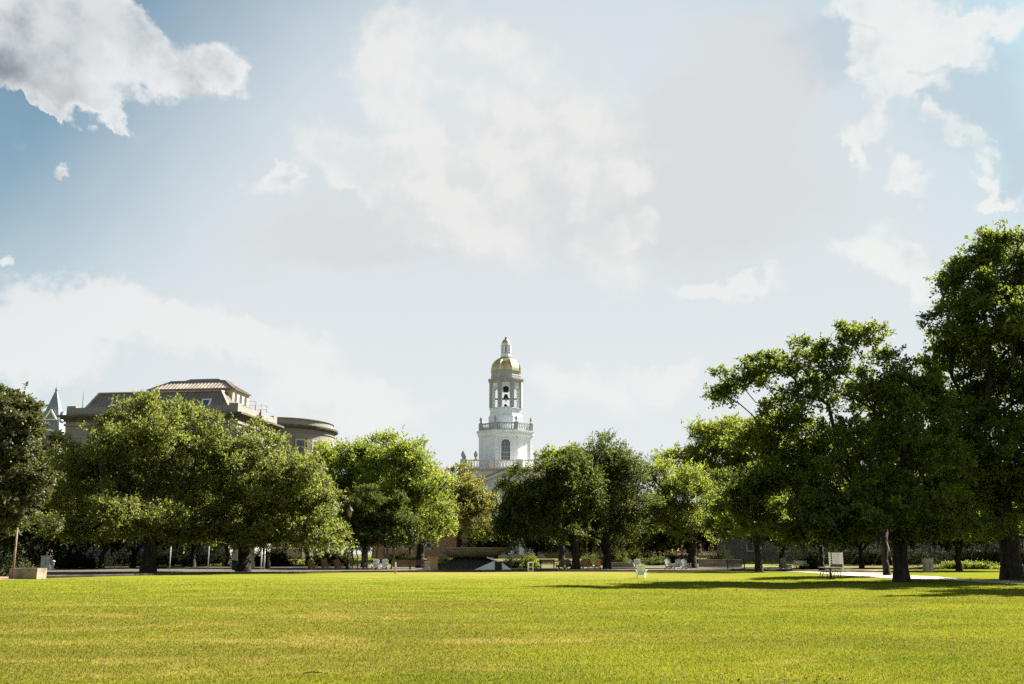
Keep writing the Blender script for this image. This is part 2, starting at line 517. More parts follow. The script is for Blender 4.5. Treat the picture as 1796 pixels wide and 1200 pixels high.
M['wood_dark'] = plain('dark_wood', (0.13, 0.085, 0.055), 0.7, var=0.3, scale=6)
M['wood_green'] = plain('green_grey_wood', (0.30, 0.30, 0.20), 0.7, var=0.2, scale=6)
M['black'] = plain('black_metal', (0.02, 0.02, 0.02), 0.5, 0.2)
M['granite'] = plain('dark_granite', (0.045, 0.044, 0.04), 0.45, var=0.3, scale=5)
M['concrete'] = plain('concrete', (0.42, 0.36, 0.28), 0.9, var=0.25, scale=1.6)
M['planter'] = plain('stained_planter_concrete', (0.21, 0.165, 0.115), 0.9, var=0.4, scale=1.3)
M['dead_leaf'] = plain('dead_leaf', (0.15, 0.10, 0.045), 0.9, var=0.4, scale=9)
M['bowl'] = plain('bowl_stone', (0.30, 0.265, 0.19), 0.7, var=0.2, scale=1.2)
M['steel'] = plain('galvanised_steel', (0.42, 0.42, 0.40), 0.45, 0.5)
M['bronze'] = plain('bell_bronze', (0.06, 0.05, 0.04), 0.45, 0.6)
M['copper_green'] = plain('lantern_roof', (0.085, 0.10, 0.08), 0.85, var=0.15)
M['amber'] = plain('amber_glass', (0.40, 0.28, 0.13), 0.3, var=0.15)
M['water'] = plain('water_surface', (0.03, 0.04, 0.04), 0.06, var=0.1, spec=0.5)
M['ink'] = plain('sign_ink', (0.06, 0.05, 0.05), 0.7, var=0.1)
M['inkgrey'] = plain('sign_text', (0.30, 0.31, 0.31), 0.7, var=0.1)

M['bark'] = barkmat('oak_bark', (0.046, 0.038, 0.030))
M['bark_pale'] = barkmat('pale_bark', (0.26, 0.20, 0.14))
M['leaf_oak'] = leafmat('live_oak_leaves', (0.112, 0.124, 0.034), 0.30, 0.52, (0.17, 0.17, 0.045))
M['leaf_elm'] = leafmat('elm_leaves', (0.135, 0.160, 0.030), 0.28, 0.56, (0.24, 0.23, 0.035))
M['leaf_olive'] = leafmat('olive_leaves', (0.14, 0.132, 0.034), 0.32, 0.50, (0.23, 0.20, 0.045))
M['leaf_dark'] = leafmat('dark_leaves', (0.058, 0.072, 0.014), 0.32, 0.45, (0.12, 0.13, 0.02))
M['leaf_mid'] = leafmat('mid_leaves', (0.130, 0.150, 0.026), 0.32, 0.54, (0.22, 0.215, 0.035))
M['leaf_bur'] = leafmat('bur_oak_leaves', (0.084, 0.104, 0.018), 0.32, 0.54, (0.14, 0.15, 0.015), 0.25)
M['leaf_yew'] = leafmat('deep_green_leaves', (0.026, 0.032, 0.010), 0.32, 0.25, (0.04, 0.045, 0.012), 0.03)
M['leaf_ivy'] = leafmat('glossy_leaves', (0.060, 0.066, 0.020), 0.34, 0.30, (0.11, 0.11, 0.03), 0.35)

# ------------------------------------------------------------------ object helpers
def tag(o, label=None, cat=None, group=None, kind=None):
    if label: o['label'] = label
    if cat: o['category'] = cat
    if group: o['group'] = group
    if kind: o['kind'] = kind
    return o

def empty(name, loc, rz=0.0, label=None, cat=None, group=None):
    o = bpy.data.objects.new(name, None)
    o.empty_display_size = 0.3
    COL.objects.link(o)
    o.location = loc
    o.rotation_euler = (0, 0, rz)
    return tag(o, label, cat, group)

class MB:
    def __init__(self):
        self.v = []; self.f = []
    def add(self, vs, fs):
        b = len(self.v)
        self.v += [tuple(p) for p in vs]
        self.f += [tuple(i + b for i in f) for f in fs]
        return self
    def box(self, c, s, rot=None):
        x, y, z = s[0] / 2, s[1] / 2, s[2] / 2
        vs = [Vector((sx * x, sy * y, sz * z)) for sz in (-1, 1) for sy in (-1, 1) for sx in (-1, 1)]
        if rot is not None:
            vs = [rot @ p for p in vs]
        vs = [p + Vector(c) for p in vs]
        return self.add(vs, [(0, 2, 3, 1), (4, 5, 7, 6), (0, 1, 5, 4), (2, 6, 7, 3), (0, 4, 6, 2), (1, 3, 7, 5)])
    def beam(self, a, b, w, h):
        """Rectangular bar between two points."""
        a, b = Vector(a), Vector(b)
        d = (b - a)
        q = d.to_track_quat('Y', 'Z').to_matrix()
        return self.box((a + b) / 2, (w, d.length, h), q)
    def tube(self, pts, rs, seg=6, caps=True):
        pts = [Vector(p) for p in pts]
        rings = []
        for i, p in enumerate(pts):
            d = (pts[min(i + 1, len(pts) - 1)] - pts[max(i - 1, 0)]).normalized()
            u = d.orthogonal().normalized(); w = d.cross(u)
            r = rs[i] if isinstance(rs, (list, tuple)) else rs
            rings.append([p + u * (r * math.cos(2 * math.pi * k / seg)) + w * (r * math.sin(2 * math.pi * k / seg)) for k in range(seg)])
        # keep rings aligned
        for i in range(1, len(rings)):
            best = min(range(seg), key=lambda s: (rings[i][s] - rings[i - 1][0] - (pts[i] - pts[i - 1])).length)
            rings[i] = rings[i][best:] + rings[i][:best]
        vs = [p for r in rings for p in r]
        fs = []
        for i in range(len(rings) - 1):
            for k in range(seg):
                k2 = (k + 1) % seg
                fs.append((i * seg + k, i * seg + k2, (i + 1) * seg + k2, (i + 1) * seg + k))
        if caps:
            fs.append(tuple(range(seg - 1, -1, -1)))
            n = (len(rings) - 1) * seg
            fs.append(tuple(range(n, n + seg)))
        return self.add(vs, fs)
    def lathe(self, prof, seg=16, c=(0, 0, 0), off=0.0, cap=True):
        """Profile [(r, z)...] turned round z; off rotates the first corner."""
        vs = []; fs = []
        for (r, z) in prof:
            for k in range(seg):
                a = 2 * math.pi * (k + off) / seg
                vs.append((c[0] + r * math.cos(a), c[1] + r * math.sin(a), c[2] + z))
        for i in range(len(prof) - 1):
            for k in range(seg):
                k2 = (k + 1) % seg
                fs.append((i * seg + k, i * seg + k2, (i + 1) * seg + k2, (i + 1) * seg + k))
        if cap:
            fs.append(tuple(range(seg - 1, -1, -1)))
            n = (len(prof) - 1) * seg
            fs.append(tuple(range(n, n + seg)))
        return self.add(vs, fs)
    def prism(self, poly, axis_fn):
        """Extrude a 2D polygon: axis_fn(u, v, k) gives the 3D point of side k (0/1)."""
        n = len(poly)
        vs = [axis_fn(u, v, 0) for u, v in poly] + [axis_fn(u, v, 1) for u, v in poly]
        fs = [tuple(range(n)), tuple(range(2 * n - 1, n - 1, -1))]
        for i in range(n):
            j = (i + 1) % n
            fs.append((i, i + n, j + n, j))
        return self.add(vs, fs)
    def build(self, name, m, parent=None, smooth_=False):
        me = bpy.data.meshes.new(name)
        me.from_pydata(self.v, [], self.f)
        me.materials.append(m)
        me.update()
        import bmesh
        bm = bmesh.new(); bm.from_mesh(me)
        bmesh.ops.recalc_face_normals(bm, faces=bm.faces)
        bm.to_mesh(me); bm.free()
        if smooth_:
            me.polygons.foreach_set('use_smooth', [True] * len(me.polygons))
        o = bpy.data.objects.new(name, me)
        COL.objects.link(o)
        o.parent = parent
        return o

def copy_tree(o, parent=None):
    c = o.copy(); COL.objects.link(c); c.parent = parent
    for ch in list(o.children):
        copy_tree(ch, c)
    return c

def np_mesh(name, verts, quads, m, parent=None, tri=False):
    me = bpy.data.meshes.new(name)
    k = 3 if tri else 4
    n = len(quads)
    me.vertices.add(len(verts))
    me.vertices.foreach_set('co', np.ascontiguousarray(verts, dtype=np.float32).ravel())
    me.loops.add(n * k)
    me.loops.foreach_set('vertex_index', np.ascontiguousarray(quads, dtype=np.int32).ravel())
    me.polygons.add(n)
    me.polygons.foreach_set('loop_start', np.arange(0, n * k, k, dtype=np.int32))
    me.update(calc_edges=True)
    me.materials.append(m)
    o = bpy.data.objects.new(name, me)
    COL.objects.link(o)
    o.parent = parent
    return o

# ------------------------------------------------------------------ trees
def unit(a):
    return a / np.maximum(np.linalg.norm(a, axis=-1, keepdims=True), 1e-9)

def leaves_from_sprays(rng, P, O, twigs, per, twig_len, L, Wd, droop, spread):
    """P spray roots, O outward directions -> vertices of diamond leaves along short twigs."""
    n = len(P)
    R = rng.normal(size=(n, twigs, 3))
    T = unit(O[:, None, :] * 1.0 + np.array([0, 0, 0.35]) + R * spread)
    tl = twig_len * rng.uniform(0.5, 1.25, (n, twigs, 1))
    root = P[:, None, :] + rng.normal(size=(n, twigs, 3)) * twig_len * 0.22
    t = (np.arange(per)[None, None, :] + rng.uniform(0, 1, (n, twigs, per))) / per
    pos = root[:, :, None, :] + T[:, :, None, :] * (tl[:, :, None, :] * t[..., None])
    pos[..., 2] -= droop * (t ** 2) * tl
    pos = pos + rng.normal(size=pos.shape) * twig_len * 0.07
    pos = pos.reshape(-1, 3)
    Tt = np.repeat(T.reshape(-1, 3), per, axis=0)
    Oo = np.repeat(O, twigs * per, axis=0)
    m = len(pos)
    ax = unit(Tt * 0.9 + rng.normal(size=(m, 3)) * 0.75 + np.array([0, 0, -0.25 * droop]))
    nr = unit(np.array([0, 0, 0.75]) + Oo * 0.45 + rng.normal(size=(m, 3)) * 0.45)
    sd_ = unit(np.cross(ax, nr))
    s = rng.uniform(0.65, 1.3, (m, 1))
    l = L * s; w = Wd * s * 0.5
    v = np.empty((m, 4, 3))
    v[:, 0] = pos
    v[:, 1] = pos + ax * l * 0.45 + sd_ * w
    v[:, 2] = pos + ax * l
    v[:, 3] = pos + ax * l * 0.45 - sd_ * w
    return v

def skeleton(rng, base, fork_h, r0, tips, lean=(0, 0), stems=None, flare=1.5):
    """Greedy branch growth: every tip joins the cheapest node already grown."""
    nodes = []; par = []; plen = []
    roots = stems if stems else [(0, 0)]
    for (sx, sy) in roots:
        p = -1
        steps = 6
        for i in range(steps + 1):
            t = i / steps
            k = 1.0 + (0.12 * t if stems else 0)
            q = np.array([base[0] + sx * k + lean[0] * t * fork_h + rng.normal() * 0.04 * fork_h * t * (0 < i),
                          base[1] + sy * k + lean[1] * t * fork_h + rng.normal() * 0.04 * fork_h * t * (0 < i),
                          base[2] - 0.15 + fork_h * t])
            nodes.append(q); par.append(p); plen.append(fork_h * t * 0.3)
            p = len(nodes) - 1
    start = len(nodes)
    fork = nodes[-1]
    tips = tips[np.argsort(np.linalg.norm(tips - fork, axis=1))]
    for tip in tips:
        A = np.array(nodes)
        d = np.linalg.norm(A - tip, axis=1)
        up = np.maximum(A[:, 2] - tip[2], 0) * 0.7
        low = np.where(A[:, 2] < base[2] + fork_h * 0.62, 50.0, 0.0)
        j = int(np.argmin(d + 0.42 * np.array(plen) + up + low))
        a = A[j]
        if d[j] < 0.25:
            continue
        pd = a - nodes[par[j]] if par[j] >= 0 else np.array([0, 0, 1.0])
        pd = pd / (np.linalg.norm(pd) + 1e-9)
        k = max(2, min(6, int(d[j] / 0.9)))
        ctrl = a + pd * d[j] * 0.38 + np.array([0, 0, 0.06 * d[j]])
        p = j
        for i in range(1, k + 1):
            t = i / k
            q = (1 - t) ** 2 * a + 2 * t * (1 - t) * ctrl + t * t * tip
            if i < k:
                q = q + rng.normal(size=3) * 0.06 * d[j] / k * 2
            nodes.append(q); par.append(p)
            plen.append(plen[p] + d[j] / k)
            p = len(nodes) - 1
    n = len(nodes)
    wt_ = np.zeros(n)
    kids = np.zeros(n, int)
    for i in range(n):
        if par[i] >= 0: kids[par[i]] += 1
    wt_[kids == 0] = 1.0
    for i in range(n - 1, -1, -1):
        if par[i] >= 0: wt_[par[i]] += wt_[i]
    tot = max(wt_[0], 1)
    if stems: tot = max(max(wt_[i] for i in range(start) if par[i] < 0), 1)
    rr = r0 * (wt_ / tot) ** 0.52
    nodes = np.array(nodes)
    h = nodes[:, 2] - base[2]
    fl = 1 + (flare - 1) * np.exp(-np.maximum(h, 0) / 0.45)
    rr = np.where(np.arange(n) < start, rr * fl, rr)
    return nodes, par, rr

def branch_mesh(nodes, par, rr, rmin, local):
    mb_v = []; mb_f = []
    for i in range(len(nodes)):
        p = par[i]
        if p < 0 or rr[i] < rmin: continue
        a, b = Vector(nodes[p]), Vector(nodes[i])
        d = b - a
        if d.length < 1e-4: continue
        d.normalize()
        seg = 10 if rr[i] > 0.2 else (6 if rr[i] > 0.05 else 4)
        ra = min(rr[p], rr[i] * 1.5) if rr[i] < rr[p] * 0.7 else rr[p]
        u = d.orthogonal().normalized(); w = d.cross(u)
        o = len(mb_v)
        for (c, r) in ((a - d * ra * 0.25, ra), (b + d * rr[i] * 0.25, rr[i])):
            for k in range(seg):
                t = 2 * math.pi * k / seg
                mb_v.append(c + u * (r * math.cos(t)) + w * (r * math.sin(t)))
        for k in range(seg):
            k2 = (k + 1) % seg
            mb_f.append((o + k, o + k2, o + seg + k2, o + seg + k))
        mb_f.append(tuple(o + seg + k for k in range(seg)))
    L = Vector(local)
    m = MB(); m.v = [tuple(v - L) for v in mb_v]; m.f = mb_f
    return m

def make_tree(name, label, D, bx, lobes, leaf, bark, seed, fork, r0, twigs=4, per=6,
              twig_len=0.46, L=0.20, Wd=0.10, droop=0.25, spread=0.75, rmin=0.012, clump=1.25, sprays=14, skirt=1.3, tipf=0.5, sprig=0.17, dens_all=1.0,
              group=None, lean=(0, 0), stems=None, flare=1.5, depth=1.0, inner=0.5, cat='tree'):
    rng = np.random.default_rng(seed)
    g = at(bx, HORIZON, D)
    base = Vector((g.x, D, stand_z(g.x, D)))
    root = empty(name, base, 0, label, cat, group)
    allP = []; allO = []; tips = []
    xs = [l[0] for l in lobes]
    half = (max(xs) - min(xs)) / 2 * mpp(bx, 900, D)
    for i, lb in enumerate(lobes):
        px, py, rx, ry = lb[:4]
        dens = lb[5] if len(lb) > 5 else 1.0
        dy = lb[4] if len(lb) > 4 and lb[4] is not None else rng.uniform(-0.55, 0.55) * half * depth
        c = at(px, py, D + dy)
        s = mpp(px, py, D + dy)
        R = np.array([rx * s, max(rx, ry) * s * 0.95, ry * s])
        c = np.array(c)
        area = 4 * math.pi * ((R[0] * R[1]) ** 1.6 / 3 + (R[0] * R[2]) ** 1.6 / 3 + (R[1] * R[2]) ** 1.6 / 3) ** (1 / 1.6)
        R = np.maximum(R - 0.40 * clump, 0.5 * R)
        # clumps of foliage sitting on the outside of the lobe, a few inside it
        n = max(6, int(area / clump ** 2 * dens * dens_all))
        d = unit(rng.normal(size=(n, 3)))
        d[:, 2] = np.where((d[:, 2] < -0.75), -d[:, 2], d[:, 2])
        q = np.where(rng.random((n, 1)) < 0.22, rng.uniform(0.25, 0.7, (n, 1)), rng.uniform(0.74, 1.03, (n, 1)))
        lump = np.array([mnoise.noise(Vector((float(x[0]), float(x[1]), float(x[2]))) * 1.7 + Vector((seed * 3.1, i * 7.7, 0))) for x in d])
        q = q * (1.0 + 0.42 * lump[:, None])
        ctr = c + d * R * q
        cs = clump * rng.uniform(0.55, 1.35, (n, 1, 1))
        # loose sprigs standing out of the outline
        spr = (rng.random(n) < sprig) & (d[:, 2] > -0.45)
        ctr = np.where(spr[:, None], c + d * R * (1.0 + rng.uniform(0.0, 0.18, (n, 1))) + d * clump * rng.uniform(0.15, 0.75, (n, 1)), ctr)
        cs = np.where(spr[:, None, None], cs * 0.55, cs)
        off = rng.normal(size=(n, sprays, 3)) * np.array([0.31, 0.31, 0.15]) * cs
        pts = (ctr[:, None, :] + off).reshape(-1, 3)
        dd = unit(unit(d / R)[:, None, :] * 0.55 + unit(off) * 0.8 + np.array([0, 0, 0.15])).reshape(-1, 3)
        okz = pts[:, 2] > base.z + skirt
        allP.append(pts[okz]); allO.append(dd[okz])
        tp = ctr[(rng.random(n) < tipf) | spr]
        tips.append(tp[tp[:, 2] > base.z + fork * 0.8])
    P = np.concatenate(allP); O = np.concatenate(allO)
    v = leaves_from_sprays(rng, P, O, twigs, per, twig_len, L, Wd, droop, spread)
    m = len(v)
    v = v - np.array(base)
    np_mesh('crown', v.reshape(-1, 3), np.arange(m * 4).reshape(m, 4), leaf, root)
    nodes, par, rr = skeleton(rng, np.array(base), fork, r0, np.concatenate(tips), lean, stems, flare)
    bmh = branch_mesh(nodes, par, rr, rmin, base)
    if stems: bmh.lathe([(2.5, -0.16), (2.5, -0.12)], 12)
    bmh.build('trunk', bark, root, True)
    return root, m

TREES = []
def T(*a, **k):
    r, m = make_tree(*a, **k)
    TREES.append((k.get('seed'), m))
    return r

# ---- left side
T('shade_tree', 'tall dark glossy tree at the far left behind the concrete planter wall', 67, -30,
  [(0, 722, 55, 48), (-60, 740, 60, 60), (34, 718, 22, 18, -1), (50, 738, 20, 12, -1), (8, 785, 64, 52, -1), (30, 870, 60, 58, -1.5), (58, 850, 34, 45, -2), (-40, 850, 80, 80),
   (-90, 800, 90, 90), (10, 915, 60, 30, -1)],
  M['leaf_ivy'], M['bark'], seed=1, fork=3.2, r0=0.36, clump=1.64, L=0.22, Wd=0.15, twig_len=0.37, droop=0.5, spread=0.9)
T('live_oak', 'spreading live oak in front of the library, its leafy top reaching over the roof', 82, 262,
  [(262, 716, 40, 32, -1), (318, 728, 40, 34, 1), (200, 752, 48, 36), (128, 808, 48, 34), (270, 785, 88, 58), (180, 835, 85, 55, -2), (112, 868, 44, 56),
   (300, 850, 70, 50), (215, 895, 78, 36, -3), (285, 905, 50, 34, -3), (215, 790, 60, 40, -3), (150, 900, 50, 40, 2), (250, 760, 60, 40, -4), (235, 928, 46, 26, -4), (110, 925, 50, 30, 3), (190, 930, 60, 26, 4), (310, 935, 50, 24, 2)],
  M['leaf_oak'], M['bark'], seed=2, fork=3.0, r0=0.52, clump=1.87, L=0.23, Wd=0.11, twig_len=0.53, spread=0.7,
  group='live oaks in front of the library')
T('live_oak', 'wide live oak below the curved rotunda, its skirt hanging beside the wooden garden chairs', 87, 428,
  [(366, 776, 56, 42), (440, 800, 66, 46), (506, 824, 56, 44), (542, 876, 54, 52, -1), (460, 858, 90, 60, -2), (380, 850, 80, 60, 1), (558, 925, 40, 46, -2),
   (440, 920, 80, 40, -1), (508, 925, 56, 40, -3), (350, 900, 60, 50, 2), (410, 818, 60, 50, -3), (520, 860, 50, 40, -4), (380, 935, 60, 22, -3), (450, 945, 60, 18, -3), (545, 950, 46, 16, -3), (340, 940, 50, 20, 2), (585, 945, 18, 26, -2)],
  M['leaf_oak'], M['bark'], seed=3, fork=3.0, r0=0.50, clump=1.93, L=0.23, Wd=0.11, twig_len=0.53, spread=0.7,
  group='live oaks in front of the library')
T('elm_tree', 'bright lime green elm standing right behind the lamp post', 114, 640,
  [(566, 808, 36, 34), (600, 835, 50, 52), (645, 812, 46, 40), (660, 860, 60, 60), (600, 890, 40, 60), (634, 792, 24, 16, 0), (655, 905, 50, 45)],
  M['leaf_elm'], M['bark'], seed=4, fork=3.5, r0=0.34, clump=2.12, L=0.30, Wd=0.13, twig_len=0.71, droop=0.1, spread=0.6)
T('elm_tree', 'light green feathery elm with loose pointed top, tallest of the bright trees', 110, 738,
  [(706, 808, 34, 26), (716, 790, 22, 20, 0, 0.7), (726, 842, 46, 44), (744, 890, 42, 48), (690, 860, 50, 50), (760, 925, 30, 30), (700, 910, 46, 42), (735, 815, 26, 20, 0, 0.8), (680, 800, 24, 18, 0)],
  M['leaf_elm'], M['bark'], seed=5, sprig=0.32, fork=3.4, r0=0.42, clump=2.12, L=0.32, Wd=0.12, twig_len=0.81, droop=0.1, spread=0.55)
T('crape_myrtle', 'clump of slender bare stems under one shaded crown beside the white garden chairs', 101, 650,
  [(630, 920, 30, 36, 0), (668, 906, 40, 32, 0), (648, 880, 26, 20, 0), (640, 940, 44, 18, 0), (700, 918, 34, 30, 0), (612, 915, 16, 36, 0), (655, 945, 60, 16, 0), (722, 936, 26, 22, 0), (690, 890, 26, 22, 0)],
  M['leaf_dark'], M['bark_pale'], seed=6, fork=2.6, r0=0.11, clump=1.59, L=0.24, Wd=0.10, twig_len=0.43, droop=0.15, flare=1.15, skirt=2.3,
  stems=[(-2.1, 0), (-1.75, 0.4), (-1.2, -0.3), (-0.75, 0.5), (-0.3, -0.2), (0.15, 0.3), (0.6, -0.3), (1.15, 0.2), (1.6, 0.1), (2.1, -0.1)])
T('olive_tree', 'round olive brown tree left of the pedimented hall, behind the fountain bowl', 138, 806,
  [(756, 832, 26, 22), (775, 850, 36, 32), (806, 862, 46, 40), (834, 900, 36, 46), (790, 910, 50, 44), (852, 925, 26, 36, 0), (846, 885, 26, 26, 0), (770, 880, 36, 40)],
  M['leaf_olive'], M['bark'], seed=7, fork=3.0, r0=0.4, clump=2.32, L=0.26, Wd=0.14, twig_len=0.59)
# ---- right of the tower
T('dark_oak', 'dense dark oak whose left flank hides the pediment of the hall', 100, 1010,
  [(948, 858, 50, 42), (925, 890, 46, 46), (1000, 840, 52, 44), (896, 925, 32, 28), (960, 915, 80, 42), (1010, 880, 60, 60), (915, 860, 28, 26, -1), (970, 830, 40, 24), (884, 930, 32, 26, 0), (895, 895, 34, 30, 0)],
  M['leaf_dark'], M['bark'], seed=8, fork=2.7, r0=0.36, clump=1.93, L=0.25, Wd=0.12, twig_len=0.59, spread=0.6, group='dark oaks right of the fountain')
T('dark_oak', 'dense dark oak with upswept spiky top, tallest of the trees just right of the tower', 104, 1064,
  [(1056, 822, 56, 46), (1096, 858, 42, 50), (1050, 885, 80, 58), (1085, 800, 26, 24, 0), (1030, 805, 32, 26, 0), (1120, 900, 30, 44), (1040, 930, 90, 24)],
  M['leaf_dark'], M['bark'], seed=9, sprig=0.28, fork=2.7, r0=0.36, clump=1.97, L=0.26, Wd=0.11, twig_len=0.71, spread=0.5, droop=0.05, group='dark oaks right of the fountain')
T('shade_tree', 'small dark crown peeping over the oaks close to the right of the tower', 134, 985,
  [(1002, 800, 30, 22), (968, 802, 18, 14, 0), (990, 840, 50, 40), (1000, 900, 60, 50)],
  M['leaf_mid'], M['bark'], seed=10, fork=4.0, r0=0.35, clump=2.41, L=0.34, Wd=0.18, twig_len=0.62)
T('elm_tree', 'sunlit pale green tree behind the three grey garden chairs', 109, 1215,
  [(1160, 852, 38, 36), (1206, 852, 42, 36), (1180, 900, 56, 48), (1232, 888, 34, 48), (1150, 905, 34, 40), (1215, 925, 44, 30)],
  M['leaf_mid'], M['bark'], seed=11, fork=2.8, r0=0.40, clump=1.97, L=0.26, Wd=0.10, twig_len=0.71, spread=0.5, droop=0.0)
T('shade_tree', 'hazy grey green tree rising behind the pale tree, half way between tower and bur oak', 140, 1290,
  [(1240, 770, 44, 34), (1210, 800, 34, 24), (1170, 806, 22, 14, 0), (1290, 770, 56, 48), (1280, 830, 80, 56), (1340, 800, 60, 60), (1230, 820, 44, 30), (1330, 880, 80, 50)],
  M['leaf_mid'], M['bark'], seed=12, fork=4.0, r0=0.45, clump=2.49, L=0.34, Wd=0.16, twig_len=0.68)
T('shade_tree', 'dark leafy tree between the pale tree and the white notice board', 92, 1330,
  [(1290, 880, 50, 50), (1345, 880, 60, 56), (1310, 915, 62, 34), (1380, 910, 50, 36), (1270, 925, 30, 28)],
  M['leaf_dark'], M['bark'], seed=13, fork=2.8, r0=0.30, clump=1.87, L=0.24, Wd=0.15, twig_len=0.53)
T('bur_oak', 'big open crowned oak with arching limbs against the sky, trunk by the path', 58, 1578,
  [(1300, 672, 48, 28, 0, 0.55), (1266, 690, 26, 18, 0, 0.5), (1355, 645, 48, 32, 0, 0.6), (1415, 640, 54, 36, 0, 0.6), (1475, 628, 44, 32, 1, 0.5), (1516, 594, 46, 36, 0, 0.55),
   (1550, 628, 26, 24, 0, 0.5), (1380, 705, 76, 30, -1, 0.4), (1470, 690, 60, 40, 1, 0.45), (1560, 690, 64, 44, 0), (1620, 700, 50, 50, 1), (1370, 745, 70, 26, 1, 0.5),
   (1330, 770, 50, 28, 1), (1450, 775, 100, 40, None, 0.52), (1560, 770, 95, 60, None, 0.55), (1640, 790, 70, 60, None, 0.52), (1380, 820, 80, 40, None, 0.55), (1480, 840, 110, 50, None, 0.55), (1600, 850, 90, 55, None, 0.52), (1420, 892, 64, 30, None, 0.8),
   (1500, 900, 84, 34, -2), (1570, 890, 80, 40, 3), (1650, 880, 60, 40), (1350, 860, 60, 40, 2), (1440, 925, 50, 16, -2), (1330, 915, 60, 30, 3), (1290, 880, 40, 40, 2), (1400, 938, 60, 12, 0), (1490, 940, 50, 10, -2), (1640, 930, 60, 16, -1)],
  M['leaf_bur'], M['bark'], seed=14, fork=4.2, r0=0.38, clump=0.95, L=0.19, Wd=0.115, twig_len=0.40, sprays=9, tipf=0.52, droop=0.3, spread=0.9, rmin=0.01, depth=0.7, inner=0.35, sprig=0.25, dens_all=0.86)
T('shade_tree', 'tallest tree at the right edge, dark and towering with thick trunk', 63, 1772,
  [(1756, 424, 38, 24, 0), (1722, 452, 40, 20, 0), (1690, 480, 44, 24, 0), (1665, 505, 26, 22, 0), (1700, 530, 54, 36, 0), (1780, 490, 60, 60), (1770, 560, 80, 70), (1690, 580, 56, 36, -1),
   (1650, 610, 30, 20, 0), (1690, 640, 62, 50), (1790, 660, 100, 90), (1690, 715, 74, 60), (1750, 790, 100, 80), (1680, 800, 60, 60), (1690, 870, 70, 50), (1770, 890, 90, 60),
   (1850, 540, 90, 100), (1870, 700, 100, 110), (1870, 850, 100, 100), (1720, 925, 50, 20, -2)],
  M['leaf_bur'], M['bark'], seed=15, fork=5.0, r0=0.58, clump=1.18, L=0.21, Wd=0.125, sprays=11, tipf=0.6, twig_len=0.46, droop=0.3, spread=0.9, inner=0.4, dens_all=0.74, sprig=0.22)
T('shade_tree', 'slim tree with narrow dark trunk close behind the bur oak trunk', 74, 1553,
  [(1540, 800, 60, 60), (1590, 830, 60, 60), (1560, 740, 60, 60), (1520, 870, 60, 40)],
  M['leaf_dark'], M['bark'], seed=16, fork=4.0, r0=0.22, clump=2.12, L=0.25, Wd=0.15, twig_len=0.50)
# trees beyond, filling the view under the crowns
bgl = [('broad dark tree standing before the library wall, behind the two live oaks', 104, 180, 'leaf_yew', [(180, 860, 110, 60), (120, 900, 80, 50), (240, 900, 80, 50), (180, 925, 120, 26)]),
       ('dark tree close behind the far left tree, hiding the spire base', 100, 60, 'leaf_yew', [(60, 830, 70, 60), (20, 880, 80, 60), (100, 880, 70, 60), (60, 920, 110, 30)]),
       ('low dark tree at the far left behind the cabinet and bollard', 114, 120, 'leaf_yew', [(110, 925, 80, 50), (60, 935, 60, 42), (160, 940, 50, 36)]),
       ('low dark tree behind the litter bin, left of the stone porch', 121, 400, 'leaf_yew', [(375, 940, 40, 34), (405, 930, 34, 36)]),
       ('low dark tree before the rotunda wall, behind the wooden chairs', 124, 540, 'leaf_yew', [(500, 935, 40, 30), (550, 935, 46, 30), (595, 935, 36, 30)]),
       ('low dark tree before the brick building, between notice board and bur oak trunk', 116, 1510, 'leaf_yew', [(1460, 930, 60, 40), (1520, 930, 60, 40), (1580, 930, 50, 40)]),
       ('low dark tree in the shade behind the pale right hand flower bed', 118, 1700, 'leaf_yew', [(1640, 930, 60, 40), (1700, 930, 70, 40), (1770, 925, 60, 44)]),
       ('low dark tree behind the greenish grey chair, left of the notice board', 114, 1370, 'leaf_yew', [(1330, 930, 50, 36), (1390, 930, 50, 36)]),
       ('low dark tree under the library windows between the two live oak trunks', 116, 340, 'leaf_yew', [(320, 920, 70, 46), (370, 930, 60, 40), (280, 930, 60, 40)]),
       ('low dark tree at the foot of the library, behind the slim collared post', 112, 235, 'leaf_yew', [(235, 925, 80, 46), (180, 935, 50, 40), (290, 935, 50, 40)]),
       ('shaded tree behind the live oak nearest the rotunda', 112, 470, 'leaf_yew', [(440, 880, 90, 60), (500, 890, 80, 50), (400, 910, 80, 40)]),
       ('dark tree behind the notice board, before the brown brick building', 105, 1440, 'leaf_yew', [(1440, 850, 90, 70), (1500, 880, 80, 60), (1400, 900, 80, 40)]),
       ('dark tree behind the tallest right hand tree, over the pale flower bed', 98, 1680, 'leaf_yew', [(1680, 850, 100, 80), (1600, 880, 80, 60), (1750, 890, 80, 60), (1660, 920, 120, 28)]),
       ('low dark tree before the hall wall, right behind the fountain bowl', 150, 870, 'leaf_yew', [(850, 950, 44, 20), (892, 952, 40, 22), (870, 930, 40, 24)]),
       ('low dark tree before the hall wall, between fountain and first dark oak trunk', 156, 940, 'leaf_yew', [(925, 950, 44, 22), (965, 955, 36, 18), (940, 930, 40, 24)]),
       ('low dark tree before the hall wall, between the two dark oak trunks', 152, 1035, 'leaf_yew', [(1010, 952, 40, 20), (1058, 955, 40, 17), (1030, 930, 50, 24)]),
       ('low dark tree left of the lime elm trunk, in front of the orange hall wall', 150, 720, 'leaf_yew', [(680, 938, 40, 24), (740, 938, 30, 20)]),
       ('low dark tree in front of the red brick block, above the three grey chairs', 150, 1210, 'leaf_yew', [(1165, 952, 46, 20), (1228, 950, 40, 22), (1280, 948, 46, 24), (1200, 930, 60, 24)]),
       ('mid green tree seen low between the dark oak trunks', 168, 1100, 'leaf_mid', [(1090, 925, 50, 40), (1140, 945, 40, 26), (1100, 952, 36, 18)])]
